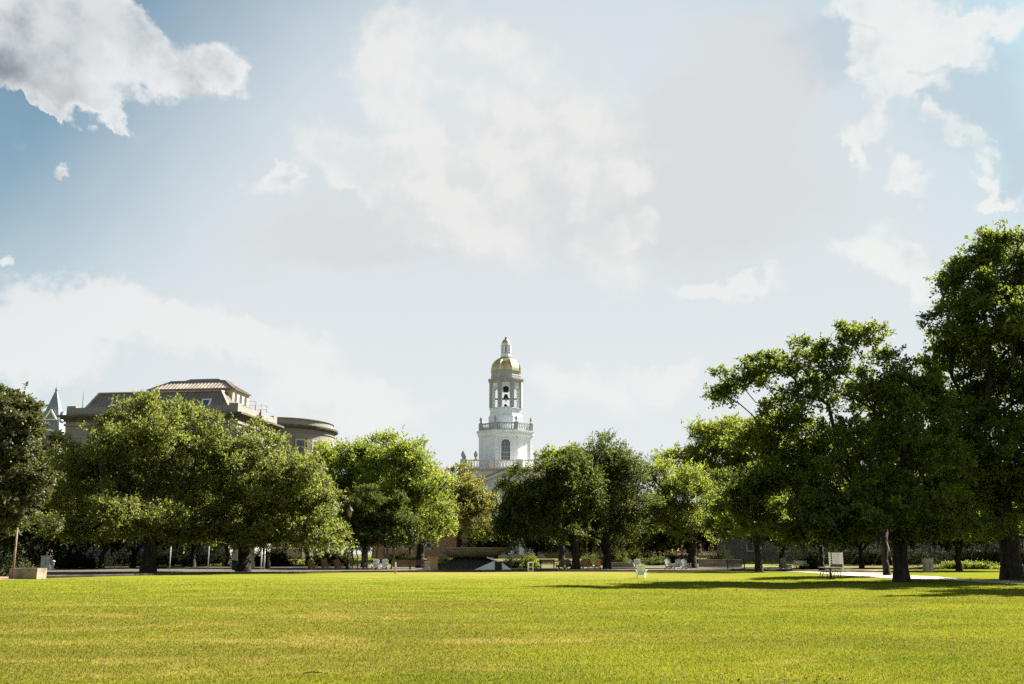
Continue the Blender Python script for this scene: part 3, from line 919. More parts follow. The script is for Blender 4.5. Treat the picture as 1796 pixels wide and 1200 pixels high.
for i, (lab, D, bx, lf, lb) in enumerate(bgl):
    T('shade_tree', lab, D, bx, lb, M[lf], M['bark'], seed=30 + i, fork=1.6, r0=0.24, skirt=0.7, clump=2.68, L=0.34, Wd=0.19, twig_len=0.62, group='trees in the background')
# off to the right, shading the corner of the lawn
T('shade_tree', 'broad tree just beyond the right edge, shading the path', 50, 2010,
  [(2010, 560, 120, 90), (1960, 680, 110, 90), (2080, 680, 110, 90), (2010, 760, 130, 80)],
  M['leaf_bur'], M['bark'], seed=50, fork=4.2, r0=0.45, clump=2.41, L=0.32, Wd=0.2, twig_len=0.56)

# ------------------------------------------------------------------ ground, lawn, paths
def sheet(name, xs, ys, zf, m, kind='structure'):
    nx, ny = len(xs), len(ys)
    v = [(x, y, zf(x, y)) for y in ys for x in xs]
    f = [(j * nx + i, j * nx + i + 1, (j + 1) * nx + i + 1, (j + 1) * nx + i) for j in range(ny - 1) for i in range(nx - 1)]
    mb = MB(); mb.add(v, f)
    return tag(mb.build(name, m, None, True), kind=kind)

sheet('ground', [-1500, -400, -150, -80, -40, 0, 40, 80, 150, 400, 1500],
      [-60, 0, 40, 80, 108] + [110 + 2 * i for i in range(18)] + [160, 200, 300, 600, 1500, 4500],
      lambda x, y: gz(x, y) - 0.03, M['ground'])

def lerp_poly(pts, n):
    out = []
    k = len(pts) - 1
    for i in range(n):
        t = i / (n - 1) * k
        j = min(int(t), k - 1)
        out.append(Vector(pts[j]).lerp(Vector(pts[j + 1]), t - j))
    return out

far_px = [(-700, 1040), (-300, 1030), (0, 1020), (100, 1015), (250, 1011), (400, 1008), (600, 1005), (900, 1003), (1200, 1003.5), (1385, 1002.5), (1480, 1001), (1560, 1000), (1680, 999), (1796, 999), (2300, 1003)]
far = lerp_poly([gp(*p) for p in far_px], 140)
near = [Vector((-70 + 140 * i / 139, -20, 0)) for i in range(140)]
def lawn_z(x, y):
    return 0.03 + 0.05 * (mnoise.noise(Vector((x * 0.07, y * 0.09, 3.3))) + 0.4 * mnoise.noise(Vector((x * 0.3, y * 0.3, 1.0)))) * smooth(92, 80, y) + 0.035 * smooth(95, 85, y)
mb = MB()
rows = 110
for j in range(rows):
    t = (j / (rows - 1)) ** 0.9
    for a, b in zip(near, far):
        p = a.lerp(b, t)
        mb.v.append((p.x, p.y, max(0.012, lawn_z(p.x, p.y)) if j < rows - 1 else -0.02))
for j in range(rows - 1):
    for i in range(139):
        mb.f.append((j * 140 + i, j * 140 + i + 1, (j + 1) * 140 + i + 1, (j + 1) * 140 + i))
tag(mb.build('lawn', M['lawn'], None, True), kind='structure')

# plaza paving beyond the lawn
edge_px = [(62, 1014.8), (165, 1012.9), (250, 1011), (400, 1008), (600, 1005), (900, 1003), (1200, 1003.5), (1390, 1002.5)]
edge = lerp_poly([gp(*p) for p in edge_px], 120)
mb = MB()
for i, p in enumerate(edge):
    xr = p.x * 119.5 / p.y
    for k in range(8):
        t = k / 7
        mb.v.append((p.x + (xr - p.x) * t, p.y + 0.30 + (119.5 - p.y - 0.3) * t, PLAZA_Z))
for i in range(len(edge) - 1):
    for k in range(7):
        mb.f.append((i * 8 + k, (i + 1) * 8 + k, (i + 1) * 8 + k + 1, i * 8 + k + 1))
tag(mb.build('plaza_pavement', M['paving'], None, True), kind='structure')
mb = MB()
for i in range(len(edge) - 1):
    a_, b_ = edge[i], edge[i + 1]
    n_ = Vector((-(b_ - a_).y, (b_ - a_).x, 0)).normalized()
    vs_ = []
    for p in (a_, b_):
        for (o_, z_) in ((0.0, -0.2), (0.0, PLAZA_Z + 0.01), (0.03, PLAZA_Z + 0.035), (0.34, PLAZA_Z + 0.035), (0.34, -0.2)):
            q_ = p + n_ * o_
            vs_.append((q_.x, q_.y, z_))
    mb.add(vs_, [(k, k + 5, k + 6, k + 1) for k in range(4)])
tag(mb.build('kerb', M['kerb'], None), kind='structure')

def strip(name, upper, lower, m, dz, n=60, thick=None):
    up = lerp_poly([gp(*p) for p in upper], n); lo = lerp_poly([gp(*p) for p in lower], n)
    mb = MB()
    K = 7
    for a, b in zip(up, lo):
        for k in range(K):
            p = a.lerp(b, k / (K - 1))
            mb.v.append((p.x, p.y, max(0.012, lawn_z(p.x, p.y)) + dz))
    for i in range(n - 1):
        for k in range(K - 1):
            mb.f.append((i * K + k, (i + 1) * K + k, (i + 1) * K + k + 1, i * K + k + 1))
    return tag(mb.build(name, m, None, True), kind='structure')
strip('path', [(1372, 1003.0), (1440, 1004.2), (1500, 1006), (1566, 1010), (1640, 1014), (1720, 1021), (1800, 1023.5), (2100, 1030)],
      [(1380, 1003.6), (1442, 1009), (1500, 1014), (1566, 1018), (1640, 1019.5), (1720, 1025), (1800, 1028), (2100, 1036)], M['path'], 0.03)
strip('bare_ground', [(1480, 1000.8), (1520, 1000.2), (1552, 1000.4)], [(1484, 1005.2), (1520, 1006.4), (1552, 1007.6)], M['soil'], 0.02, 20)
strip('side_path', [(-200, 1013), (0, 1010), (40, 1009.4), (58, 1009.4)], [(-200, 1031), (0, 1020.2), (40, 1017.6), (58, 1016.4)], M['soil'], 0.012, 30)

# grass blades over the nearer lawn, thinning out with distance
rng = np.random.default_rng(77)
NB = 700000
yy = 9.5 * (69.0 / 9.5) ** rng.uniform(0, 1, NB)
yy = yy[rng.random(NB) > np.clip((yy - 24) / 44, 0, 1)]
NB = len(yy)
xx = rng.uniform(-1, 1, NB) * (yy * 0.56 + 1.5)
zz = np.array([0.0] * NB)
gxv = np.linspace(-40, 40, 81); gyv = np.linspace(0, 70, 71)
gt = np.array([[max(0.012, lawn_z(x, y)) for x in gxv] for y in gyv])
ix = np.clip((xx + 40), 0, 79.99); iy = np.clip(yy, 0, 69.99)
i0 = ix.astype(int); j0 = iy.astype(int); fx = ix - i0; fy = iy - j0
zz = gt[j0, i0] * (1 - fx) * (1 - fy) + gt[j0, i0 + 1] * fx * (1 - fy) + gt[j0 + 1, i0] * (1 - fx) * fy + gt[j0 + 1, i0 + 1] * fx * fy
hgt = rng.uniform(0.012, 0.032, NB) * (1 + yy / 70)
wid = rng.uniform(0.0025, 0.005, NB) * (1 + yy / 18)
ang = rng.uniform(0, 2 * np.pi, NB)
lean = rng.normal(size=(NB, 2)) * 0.6
v = np.empty((NB, 3, 3))
v[:, 0] = np.stack([xx - np.cos(ang) * wid, yy - np.sin(ang) * wid, zz - 0.004], 1)
v[:, 1] = np.stack([xx + np.cos(ang) * wid, yy + np.sin(ang) * wid, zz - 0.004], 1)
v[:, 2] = np.stack([xx + lean[:, 0] * hgt, yy + lean[:, 1] * hgt, zz + hgt], 1)
tag(np_mesh('grass', v.reshape(-1, 3), np.arange(NB * 3).reshape(NB, 3), M['grass'], None, True), kind='stuff')

# a few fallen leaves and one twig on the turf
NL = 260
ly = 11.0 * (40.0 / 11.0) ** rng.uniform(0, 1, NL); lxx = rng.uniform(-0.5, 0.55, NL) * ly
q_l = rng.random(NL) < 0.35
lxx = np.where(q_l, rng.normal(0.21, 0.035, NL) * ly, lxx); ly = np.where(q_l, rng.normal(12.9, 0.35, NL), ly); lxx = np.where(q_l, rng.normal(3.1, 0.55, NL), lxx)
la = rng.uniform(0, 6.28, NL); ls = rng.uniform(0.012, 0.028, NL)
lz_ = np.array([max(0.012, lawn_z(x, y)) for x, y in zip(lxx, ly)]) + 0.02
v = np.empty((NL, 4, 3))
for k, (cu, cv) in enumerate(((-1, 0), (0, -0.6), (1, 0), (0, 0.6))):
    v[:, k] = np.stack([lxx + ls * (cu * np.cos(la) - cv * np.sin(la)), ly + ls * (cu * np.sin(la) + cv * np.cos(la)), lz_ + rng.uniform(-0.012, 0.018, NL)], 1)
tag(np_mesh('fallen_leaves', v.reshape(-1, 3), np.arange(NL * 4).reshape(NL, 4), M['dead_leaf']), kind='stuff')
tw_ = gp(546, 1191)
tb = MB(); tb.tube([(-0.11, 0, 0.03), (0.0, 0.01, 0.045), (0.15, -0.02, 0.035)], [0.008, 0.009, 0.005], 5); tb.tube([(0.0, 0.01, 0.045), (0.05, 0.06, 0.06)], [0.006, 0.003], 4)
tq = tb.build('fallen_twig', M['bark_pale']); tq.location = (tw_.x, tw_.y, max(0.012, lawn_z(tw_.x, tw_.y)))
tag(tq, 'small pale fallen twig lying on the lawn near the viewer', 'twig')

# far-off wood closing the horizon
rng = np.random.default_rng(5)
NS = 7000
fxx = rng.uniform(-330, 330, NS); fyy = rng.uniform(262, 300, NS)
hmax = np.array([9 + 4 * mnoise.noise(Vector((x * 0.03, 0.5, 0))) + 2.5 * mnoise.noise(Vector((x * 0.13, 4.5, 0))) for x in fxx])
fzz = rng.uniform(0.0, 1.0, NS) ** 0.8 * hmax + 0.9
P = np.stack([fxx, fyy, fzz], 1)
O = unit(np.stack([rng.normal(size=NS) * 0.5, -np.ones(NS), rng.uniform(0, 1, NS)], 1))
v = leaves_from_sprays(rng, P, O, 4, 4, 2.0, 1.1, 0.7, 0.2, 0.8)
tag(np_mesh('distant_woods', v.reshape(-1, 3), np.arange(len(v) * 4).reshape(-1, 4), M['leaf_dark']), kind='stuff')

# ------------------------------------------------------------------ arches
def arch_outline(hw, z0, zs, n=8):
    """Opening: from (-hw, z0) up round the arch to (hw, z0)."""
    return [(-hw, z0)] + [(-hw * math.cos(math.pi * i / n), zs + hw * math.sin(math.pi * i / n)) for i in range(n + 1)] + [(hw, z0)]

def arch_panel(mb, w, z0, z1, hw, sill, spring, fr, th):
    """Wall panel of half width w with an arched opening; fr(u, z, d) maps to 3D (d = depth inwards)."""
    o = arch_outline(hw, sill, spring)
    outer = [(-w, sill), (-w, spring)]
    n = len(o)
    out2 = []
    for (u, z) in o:
        out2.append((u, z))
    def quad(pts):
        mb.add([fr(u, z, 0) for u, z in pts], [tuple(range(len(pts)))])
        mb.add([fr(u, z, th) for u, z in pts], [tuple(range(len(pts)))])
    quad([(-w, z0), (w, z0), (w, sill), (-w, sill)])
    quad([(-w, sill), (-hw, sill), (-hw, spring), (-w, spring)])
    quad([(hw, sill), (w, sill), (w, spring), (hw, spring)])
    arc = o[1:-1]
    for i in range(len(arc) - 1):
        a, b = arc[i], arc[i + 1]
        quad([a, b, (b[0], z1), (a[0], z1)])
    quad([(-w, spring), (-hw, spring), (-hw, z1), (-w, z1)])
    quad([(hw, spring), (w, spring), (w, z1), (hw, z1)])
    loop = o
    for i in range(len(loop)):
        a, b = loop[i], loop[(i + 1) % len(loop)]
        mb.add([fr(*a, 0), fr(*b, 0), fr(*b, th), fr(*a, th)], [(0, 1, 2, 3)])

def ring_arch(mb, hw, wid, sill, spring, fr, d0, d1, n=10):
    """Raised surround round an arch."""
    a = arch_outline(hw, sill, spring, n); b = arch_outline(hw + wid, sill, spring, n)
    for i in range(len(a) - 1):
        p = [a[i], a[i + 1], b[i + 1], b[i]]
        vs = [fr(u, z, d0) for u, z in p] + [fr(u, z, d1) for u, z in p]
        mb.add(vs, [(0, 1, 2, 3), (7, 6, 5, 4), (0, 4, 5, 1), (1, 5, 6, 2), (2, 6, 7, 3), (3, 7, 4, 0)])

# ------------------------------------------------------------------ domed bell tower hall
DT = 184.0
tx = at(887, HORIZON, DT).x
tbase = Vector((tx, DT, gz(tx, DT)))
hall = empty('bell_tower_hall', tbase, 0, 'white octagonal bell tower with gilded dome rising from a pedimented hall', 'building')
def tz(py): return at(887, py, DT).z - tbase.z
def tw(px, py): return px * mpp(887, py, DT)

def octa(r_face):
    """Corner radius for a face (apothem) distance."""
    return r_face / math.cos(math.pi / 8)

def oct_lathe(mb, prof, cap=True):
    mb.lathe([(octa(r), z) for r, z in prof], 8, (0, 0, 0), 0.5, cap)

def face_fr(k, ap):
    a = -math.pi / 2 + k * math.pi / 4
    n = Vector((math.cos(a), math.sin(a), 0)); u = Vector((-math.sin(a), math.cos(a), 0))
    return lambda uu, z, d: n * (ap - d) + u * uu + Vector((0, 0, z))

# lower octagon with arched windows
R1 = tw(46, 790)
z_lo, z_hi = tz(828), tz(766)
hw1 = R1 * math.tan(math.pi / 8)
b = MB()
for k in range(8):
    fr = face_fr(k, R1)
    if k in (0, 2, 4, 6):
        arch_panel(b, hw1, z_lo, z_hi, tw(7.6, 790), tz(811.5), tz(783), fr, 0.5)
    else:
        b.add([fr(-hw1, z_lo, 0), fr(hw1, z_lo, 0), fr(hw1, z_hi, 0), fr(-hw1, z_hi, 0)], [(0, 1, 2, 3)])
stage = b.build('octagon_stage', M['white_stone'], hall)
q = MB()
for k in range(8):
    fr = face_fr(k, R1)
    for s in (-1, 1):       # thin corner strips
        u0 = s * (hw1 - 0.62); u1 = s * (hw1 - 0.12)
        vs = [fr(u, z, d) for d in (-0.09, 0.02) for u, z in ((u0, z_lo), (u1, z_lo), (u1, z_hi), (u0, z_hi))]
        q.add(vs, [(0, 1, 2, 3), (7, 6, 5, 4), (0, 4, 5, 1), (1, 5, 6, 2), (2, 6, 7, 3), (3, 7, 4, 0)])
q.build('corner_strip', M['white_stone'], stage)
for k in (0, 2, 4, 6):
    fr = face_fr(k, R1 - 0.3)
    ol = arch_outline(tw(7.6, 790), tz(811.5), tz(783), 10)
    g = MB(); g.prism(ol, lambda u, z, s: fr(u, z, 0.1 * s))
    wn = g.build('window', M['glass_blue'], hall)
    surr = MB(); ring_arch(surr, tw(7.6, 790), tw(2.4, 790), tz(811.5), tz(783), face_fr(k, R1), 0.002, -0.12); surr.build('surround', M['white_stone'], wn)
    bars = MB()
    W_ = tw(7.6, 790)
    for u in (-W_ / 3, W_ / 3):
        vs = [fr(u + s, z, d) for d in (-0.06, -0.003) for s, z in ((-0.04, tz(811)), (0.04, tz(811)), (0.04, tz(779)), (-0.04, tz(779)))]
        bars.add(vs, [(0, 1, 2, 3), (7, 6, 5, 4), (0, 4, 5, 1), (1, 5, 6, 2), (2, 6, 7, 3), (3, 7, 4, 0)])
    for zc, hh in ((tz(797.5), 0.10), (tz(788), 0.04), (tz(805), 0.04)):
        vs = [fr(u, zc + h, d) for d in (-0.075, -0.003) for u, h in ((-W_, -hh), (W_, -hh), (W_, hh), (-W_, hh))]
        bars.add(vs, [(0, 1, 2, 3), (7, 6, 5, 4), (0, 4, 5, 1), (1, 5, 6, 2), (2, 6, 7, 3), (3, 7, 4, 0)])
    bars.build('muntin', M['grey_stone'], wn)
c = MB()
rc = tw(51, 762)
oct_lathe(c, [(R1 + 0.05, tz(770)), (R1 + 0.25, tz(768)), (R1 + 0.3, tz(766)), (rc - 0.35, tz(764)), (rc - 0.2, tz(761.5)), (rc, tz(760.5)), (rc, tz(759.3)), (0.5, tz(759))])
c.build('main_cornice', M['white_stone'], hall)

# balustrades
def urn(mb, x, y, z, h):
    s = h
    mb.lathe([(0.17 * s, 0), (0.17 * s, 0.08 * s), (0.07 * s, 0.14 * s), (0.06 * s, 0.22 * s), (0.16 * s, 0.36 * s), (0.21 * s, 0.56 * s), (0.18 * s, 0.70 * s),
              (0.11 * s, 0.74 * s), (0.14 * s, 0.80 * s), (0.05 * s, 0.90 * s), (0.05 * s, 0.95 * s), (0.01, 1.0 * s)], 10, (x, y, z))

def balustrade(parent, corners, z0, z1, m, post=0.8, step=0.42):
    n = len(corners)
    h = z1 - z0
    up = Vector((0, 0, 1))
    for i in range(n):
        a, b_ = Vector(corners[i]), Vector(corners[(i + 1) % n])
        d = (b_ - a); L_ = d.length; d.normalize()
        r = MB()
        r.beam(a + up * (z1 - 0.09), b_ + up * (z1 - 0.09), 0.34, 0.18)
        r.beam(a + up * (z0 + 0.1), b_ + up * (z0 + 0.1), 0.36, 0.2)
        k = max(2, int(L_ / step))
        for j in range(1, k):
            p = a + d * (L_ * j / k)
            r.lathe([(0.08, z0 + 0.15), (0.13, z0 + 0.2 + h * 0.2), (0.055, z0 + h * 0.62), (0.09, z1 - 0.12)], 6, (p.x, p.y, 0), 0, False)
        r.build('balustrade', m, parent)
    for a in corners:
        ps = MB(); ps.box((a[0], a[1], (z0 + z1) / 2 + 0.02), (post, post, h + 0.1)); ps.build('pedestal', m, parent)

RB = tw(43.5, 750)
rb = octa(RB)
cor = [(rb * math.cos(math.pi * (k + 0.5) / 4), rb * math.sin(math.pi * (k + 0.5) / 4), 0) for k in range(8)]
balustrade(hall, cor, tz(759), tz(746.2), M['grey_stone'], 0.75, 0.40)
for (x, y, _) in cor:
    u = MB(); urn(u, x, y, tz(745.5), tz(734) - tz(745.5)); u.build('urn', M['grey_stone'], hall, True)

# belfry
b = MB()
oct_lathe(b, [(tw(30, 740), tz(759.2)), (tw(30, 740), tz(733)), (tw(28.5, 733), tz(731))])
oct_lathe(b, [(tw(27.5, 725), tz(731.2)), (tw(27.5, 725), tz(719.5)), (tw(28.6, 725), tz(719.2)), (tw(28.6, 725), tz(717.8)), (tw(20, 725), tz(717.5))])
b.build('belfry_base', M['white_stone'], hall)
RBf = tw(25.2, 695); hwb = RBf * math.tan(math.pi / 8)
b = MB(); ar = MB(); pil = MB()
for k in range(8):
    fr = face_fr(k, RBf)
    arch_panel(b, hwb, tz(718), tz(670), tw(6.4, 695), tz(716.8), tz(686.5), fr, 0.55)
    ring_arch(ar, tw(6.4, 695), tw(1.6, 695), tz(716.8), tz(686.5), fr, 0.002, -0.10)
    a = -math.pi / 2 + (k + 0.5) * math.pi / 4
    rr_ = octa(RBf)
    pil.box((rr_ * math.cos(a), rr_ * math.sin(a), (tz(717.5) + tz(672)) / 2), (0.62, 0.62, tz(672) - tz(717.5)), Matrix.Rotation(a, 3, 'Z'))
bf = b.build('belfry', M['white_stone'], hall)
ar.build('arch_surround', M['white_stone'], bf)
pil.build('pilaster', M['grey_stone'], bf)
c = MB()
oct_lathe(c, [(RBf + 0.12, tz(674)), (RBf + 0.3, tz(672)), (tw(28, 670), tz(671)), (tw(31, 670), tz(669)), (tw(31, 670), tz(667.3)), (tw(27, 670), tz(666.8)), (tw(26, 665), tz(666.5)),
              (tw(26, 660), tz(661)), (tw(25.4, 660), tz(660.4)), (tw(25.4, 660), tz(654.5)), (tw(26.2, 655), tz(653.8)), (tw(26.2, 655), tz(652.6)), (0.5, tz(652.4))])
c.build('attic_drum', M['grey_stone'], hall)
d = MB()
prof = []
zb, zt_ = tz(652.3), tz(626.5)
for i in range(15):
    t = i / 14
    r = tw(25, 640) * (max(0.0, 1 - t ** 2.3)) ** 0.62
    prof.append((max(r, tw(8.6, 627)), zb + (zt_ - zb) * t))
oct_lathe(d, prof)
dome = d.build('dome', M['gold'], hall)
rb_ = MB()
for k in range(8):
    a = math.pi * (k + 0.5) / 4
    rb_.tube([(octa(r) * math.cos(a), octa(r) * math.sin(a), z) for r, z in prof[:-1]], 0.09, 5)
rb_.build('dome_rib', M['gold'], dome)
l = MB()
oct_lathe(l, [(tw(9.5, 625), tz(627.5)), (tw(9.5, 625), tz(625)), (tw(8, 622), tz(622)), (tw(7.2, 621), tz(620.3)), (tw(6.4, 621), tz(620))])
oct_lathe(l, [(tw(8.4, 605), tz(606.2)), (tw(8.4, 605), tz(604)), (tw(7, 604), tz(603.6)), (0.2, tz(603.5))])
rl = octa(tw(6.8, 612))
for k in range(8):
    a = math.pi * (k + 0.5) / 4
    l.box((rl * math.cos(a), rl * math.sin(a), (tz(620.2) + tz(606)) / 2), (0.32, 0.36, tz(606) - tz(620.2)), Matrix.Rotation(a, 3, 'Z'))
la = l.build('lantern', M['white_stone'], hall)
g = MB(); oct_lathe(g, [(tw(6.2, 612), tz(620)), (tw(6.2, 612), tz(606.1))]); g.build('lantern_glazing', M['glass_blue'], la)
d = MB()
d.lathe([(tw(7.2, 600) * math.sqrt(max(0, 1 - (i / 9) ** 2)) + 0.03, tz(603.6) + (tz(594.5) - tz(603.6)) * i / 9) for i in range(10)], 16)
d.build('cupola_dome', M['gold'], hall, True)
d = MB()
d.lathe([(0.22, tz(595)), (0.25, tz(594)), (0.10, tz(593.2)), (0.22, tz(592.2)), (0.12, tz(591.4)), (0.05, tz(590.5)), (0.02, tz(587.5))], 10)
d.build('finial', M['bronze'], hall, True)
# bells and their frame
def bell(z, s):
    m = MB()
    m.lathe([(0.98 * s, 0), (0.86 * s, 0.12 * s), (0.66 * s, 0.5 * s), (0.56 * s, 1.0 * s), (0.42 * s, 1.3 * s), (0.1 * s, 1.42 * s)], 18, (0, 0, z))
    return m.build('bell', M['bronze'], hall, True)
bell(tz(699.5), 0.62); bell(tz(716.5), 0.60)
m = MB()
zq = tz(700.2)
m.box((0, 0, zq), (RBf * 1.7, 0.22, 0.25)); m.box((0, 0, zq - 0.003), (0.22, RBf * 1.7, 0.25))
m.box((0, 0, tz(682)), (1.0, 0.9, 1.3))
m.build('bell_frame', M['bronze'], hall)

# square deck with its balustrade and urns
HD = tw(72, 820)
sq = [(-HD, -HD), (-HD * 0.33, -HD), (HD * 0.33, -HD), (HD, -HD), (HD, -HD * 0.33), (HD, HD * 0.33), (HD, HD), (HD * 0.33, HD), (-HD * 0.33, HD), (-HD, HD), (-HD, HD * 0.33), (-HD, -HD * 0.33)]
balustrade(hall, [(x, y, 0) for x, y in sq], tz(827), tz(813.2), M['cream_stone'], 0.9, 0.5)
for (x, y) in [(-HD, -HD), (-HD * 0.70, -HD), (HD * 0.70, -HD), (HD, -HD), (HD, HD), (-HD, HD), (-HD, -HD * 0.33), (HD, -HD * 0.33)]:
    u = MB(); urn(u, x, y, tz(813.5), tz(797.5) - tz(813.5)); u.build('urn', M['grey_stone'], hall, True)
c = MB()
s2 = math.sqrt(2)
def sqlathe(mb, prof):
    mb.lathe([(r * s2, z) for r, z in prof], 4, (0, 0, 0), 0.5)
sqlathe(c, [(HD + 0.05, tz(832)), (HD + 0.2, tz(830.5)), (HD + 0.6, tz(829)), (HD + 0.75, tz(828.4)), (HD + 0.75, tz(827.2)), (0.5, tz(827))])
c.build('deck_cornice', M['cream_stone'], hall)
b = MB()
sqlathe(b, [(HD, tz(880)), (HD, tz(831.5))])
b.build('tower_base', M['cream_stone'], hall)
# main body: long brick block with stone front under a gable
BW, BD = 23.0, 9.5
ze = tz(862)
b = MB()
b.box((0, 2, ze / 2 - 0.4), (BW * 2, BD * 2 + 2, ze + 0.2))
body = b.build('wall', M['brick'], hall)
b = MB()
b.prism([(-BD - 1.6, ze - 0.2), (BD + 5.6, ze - 0.2), (2, ze + 2.4)], lambda u, z, s: Vector((-BW - 0.6 + s * (2 * BW + 1.2), u, z)))
b.build('roof', M['roof_dark'], hall)
b = MB(); b.box((0, 2, ze - 0.55), (BW * 2 + 0.5, BD * 2 + 2.5, 0.7)); b.build('eaves_band', M['cream_stone'], hall)
# projecting portico with its pediment
PW = tw(58, 858)
yf = -BD - 4.5
zp0, zp1 = tz(860), tz(835)
b = MB()
b.box((0, yf + 3.2, (tz(862) - 0) / 2), (PW * 2 - 1.0, 6.4, tz(862)))
b.build('portico_wall', M['cream_stone'], hall)
pd = MB()
pd.prism([(-PW + 0.5, zp0 + 0.05), (PW - 0.5, zp0 + 0.05), (0, zp1 - 0.55)], lambda u, z, s: Vector((u, yf - 0.05 + s * (13.0), z)))
ped = pd.build('pediment', M['cream_stone'], hall)
rk = MB()
for s in (-1, 1):
    a = Vector((s * PW, yf - 0.35, zp0 + 0.15)); e = Vector((0, yf - 0.35, zp1))
    rk.prism([(0, 0), (1, 0), (1, 1), (0, 1)], lambda u, v_, k, a=a, e=e: a.lerp(e, u) + Vector((0, 0.75 * k, -0.55 + 0.55 * v_)))
rk.box((0, yf + 0.1, zp0 - 0.2), (PW * 2 + 0.5, 1.1, 0.5))
rk.build('raking_cornice', M['cream_stone'], ped)
rv = MB()
for s in (-1, 1):
    a = Vector((s * (PW + 0.2), yf - 0.45, zp0 + 0.22)); e = Vector((0, yf - 0.45, zp1 + 0.08))
    rv.prism([(0, 0), (1, 0), (1, 1), (0, 1)], lambda u, v_, k, a=a, e=e: a.lerp(e, u) + Vector((0, 13.0 * k, 0.0 + 0.12 * v_)))
rv.build('portico_roof', M['roof_tan'], hall)
oc = MB(); oc.lathe([(0.75, 0), (0.75, 0.12)], 18); 
oc.v = [(x, yf - 0.055 - z, y + (zp0 + zp1) / 2 - 0.35) for x, y, z in oc.v]
oc.build('round_window', M['glass_dark'], hall)
for i in range(6):
    cx = -PW + 1.5 + i * (2 * PW - 3.0) / 5
    m = MB(); m.lathe([(0.62, 0), (0.62, 0.4), (0.5, 0.5), (0.5, 0.8), (0.42, zp0 - 1.0), (0.6, zp0 - 0.7), (0.62, zp0 - 0.46)], 14, (cx, yf - 0.0 - 0.9, 0))
    m.build('column', M['white_stone'], hall, True)
st = MB()
for i in range(4):
    st.box((0, yf - 2.4 + 0.35 * i, 0.09 + 0.16 * i - 0.06), (PW * 2 + 1.6 - 0.3 * i, 2.4, 0.16))
st.build('steps', M['concrete'], hall)
for i in range(-6, 7):
    if abs(i) < 4: continue
    for z, h in ((1.6, 2.6), (6.0, 2.4)):
        if z + h > ze - 1: continue
        x = i * 3.4
        m = MB(); m.box((x, -BD + 0.985, z + h / 2), (1.5, 0.08, h + 0.3)); fr_ = m.build('window', M['cream_stone'], hall)
        p = MB()
        for sx in (-1, 1):
            for k in range(3):
                p.box((x + sx * 0.33, -BD + 0.94, z + h / 6 + k * h / 3), (0.56, 0.05, h / 3 - 0.1))
        p.build('pane', M['glass_dark'], fr_)

# ------------------------------------------------------------------ library on the left
DL = 128.0
ROT = rad(7.5)
lx = at(417, 720, DL).x
lbase = Vector((lx, DL, gz(lx, DL)))
lib = empty('library', lbase, -ROT, 'big grey stone library with dark metal hipped roof behind the live oaks', 'building')
# local frame: origin at the right front corner, x runs to the left as negative, y runs back
def lz(px, py, back=0.0): return at(px, py, DL + back).z - lbase.z
LW = (417 - 108) * mpp(260, 720, DL) / math.cos(ROT) * 1.03
LDp = 14.0
zc0, zc1 = lz(417, 733), lz(417, 723.5)      # cornice
zp_ = lz(417, 706.5)
b = MB()
b.box((-LW / 2, LDp / 2, zc0 / 2 - 0.5), (LW, LDp, zc0 + 1.0))
wall = b.build('wall', M['lib_stone'], lib)
m = MB()
m.box((-LW / 2, LDp / 2, zc0 - 2.1), (LW + 0.24, LDp + 0.24, 0.35))
m.box((-LW / 2, LDp / 2, zc0 - 0.55), (LW + 0.36, LDp + 0.36, 0.3))
m.build('string_course', M['lib_stone'], wall)
c = MB()
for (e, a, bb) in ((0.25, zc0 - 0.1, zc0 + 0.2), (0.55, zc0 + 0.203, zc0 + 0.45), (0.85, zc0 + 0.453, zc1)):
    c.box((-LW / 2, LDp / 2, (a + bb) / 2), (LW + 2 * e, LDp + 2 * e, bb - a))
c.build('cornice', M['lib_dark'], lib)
p = MB()
p.box((-LW / 2, 0.4, (zc1 + zp_) / 2 - 0.12), (LW - 2.2, 0.8, zp_ - zc1 - 0.25))
p.box((-LW / 2, LDp - 0.4, (zc1 + zp_) / 2 - 0.12), (LW - 2.2, 0.8, zp_ - zc1 - 0.25))
p.box((-0.4, LDp / 2, (zc1 + zp_) / 2 - 0.12), (0.8, LDp - 2.2, zp_ - zc1 - 0.25))
p.box((-LW + 0.4, LDp / 2, (zc1 + zp_) / 2 - 0.12), (0.8, LDp - 2.2, zp_ - zc1 - 0.25))
for sx in (-0.6, -LW + 0.6):
    for sy in (0.6, LDp - 0.6):
        p.box((sx, sy, (zc1 + zp_) / 2), (1.25, 1.25, zp_ - zc1))
p.build('parapet', M['lib_stone'], lib)
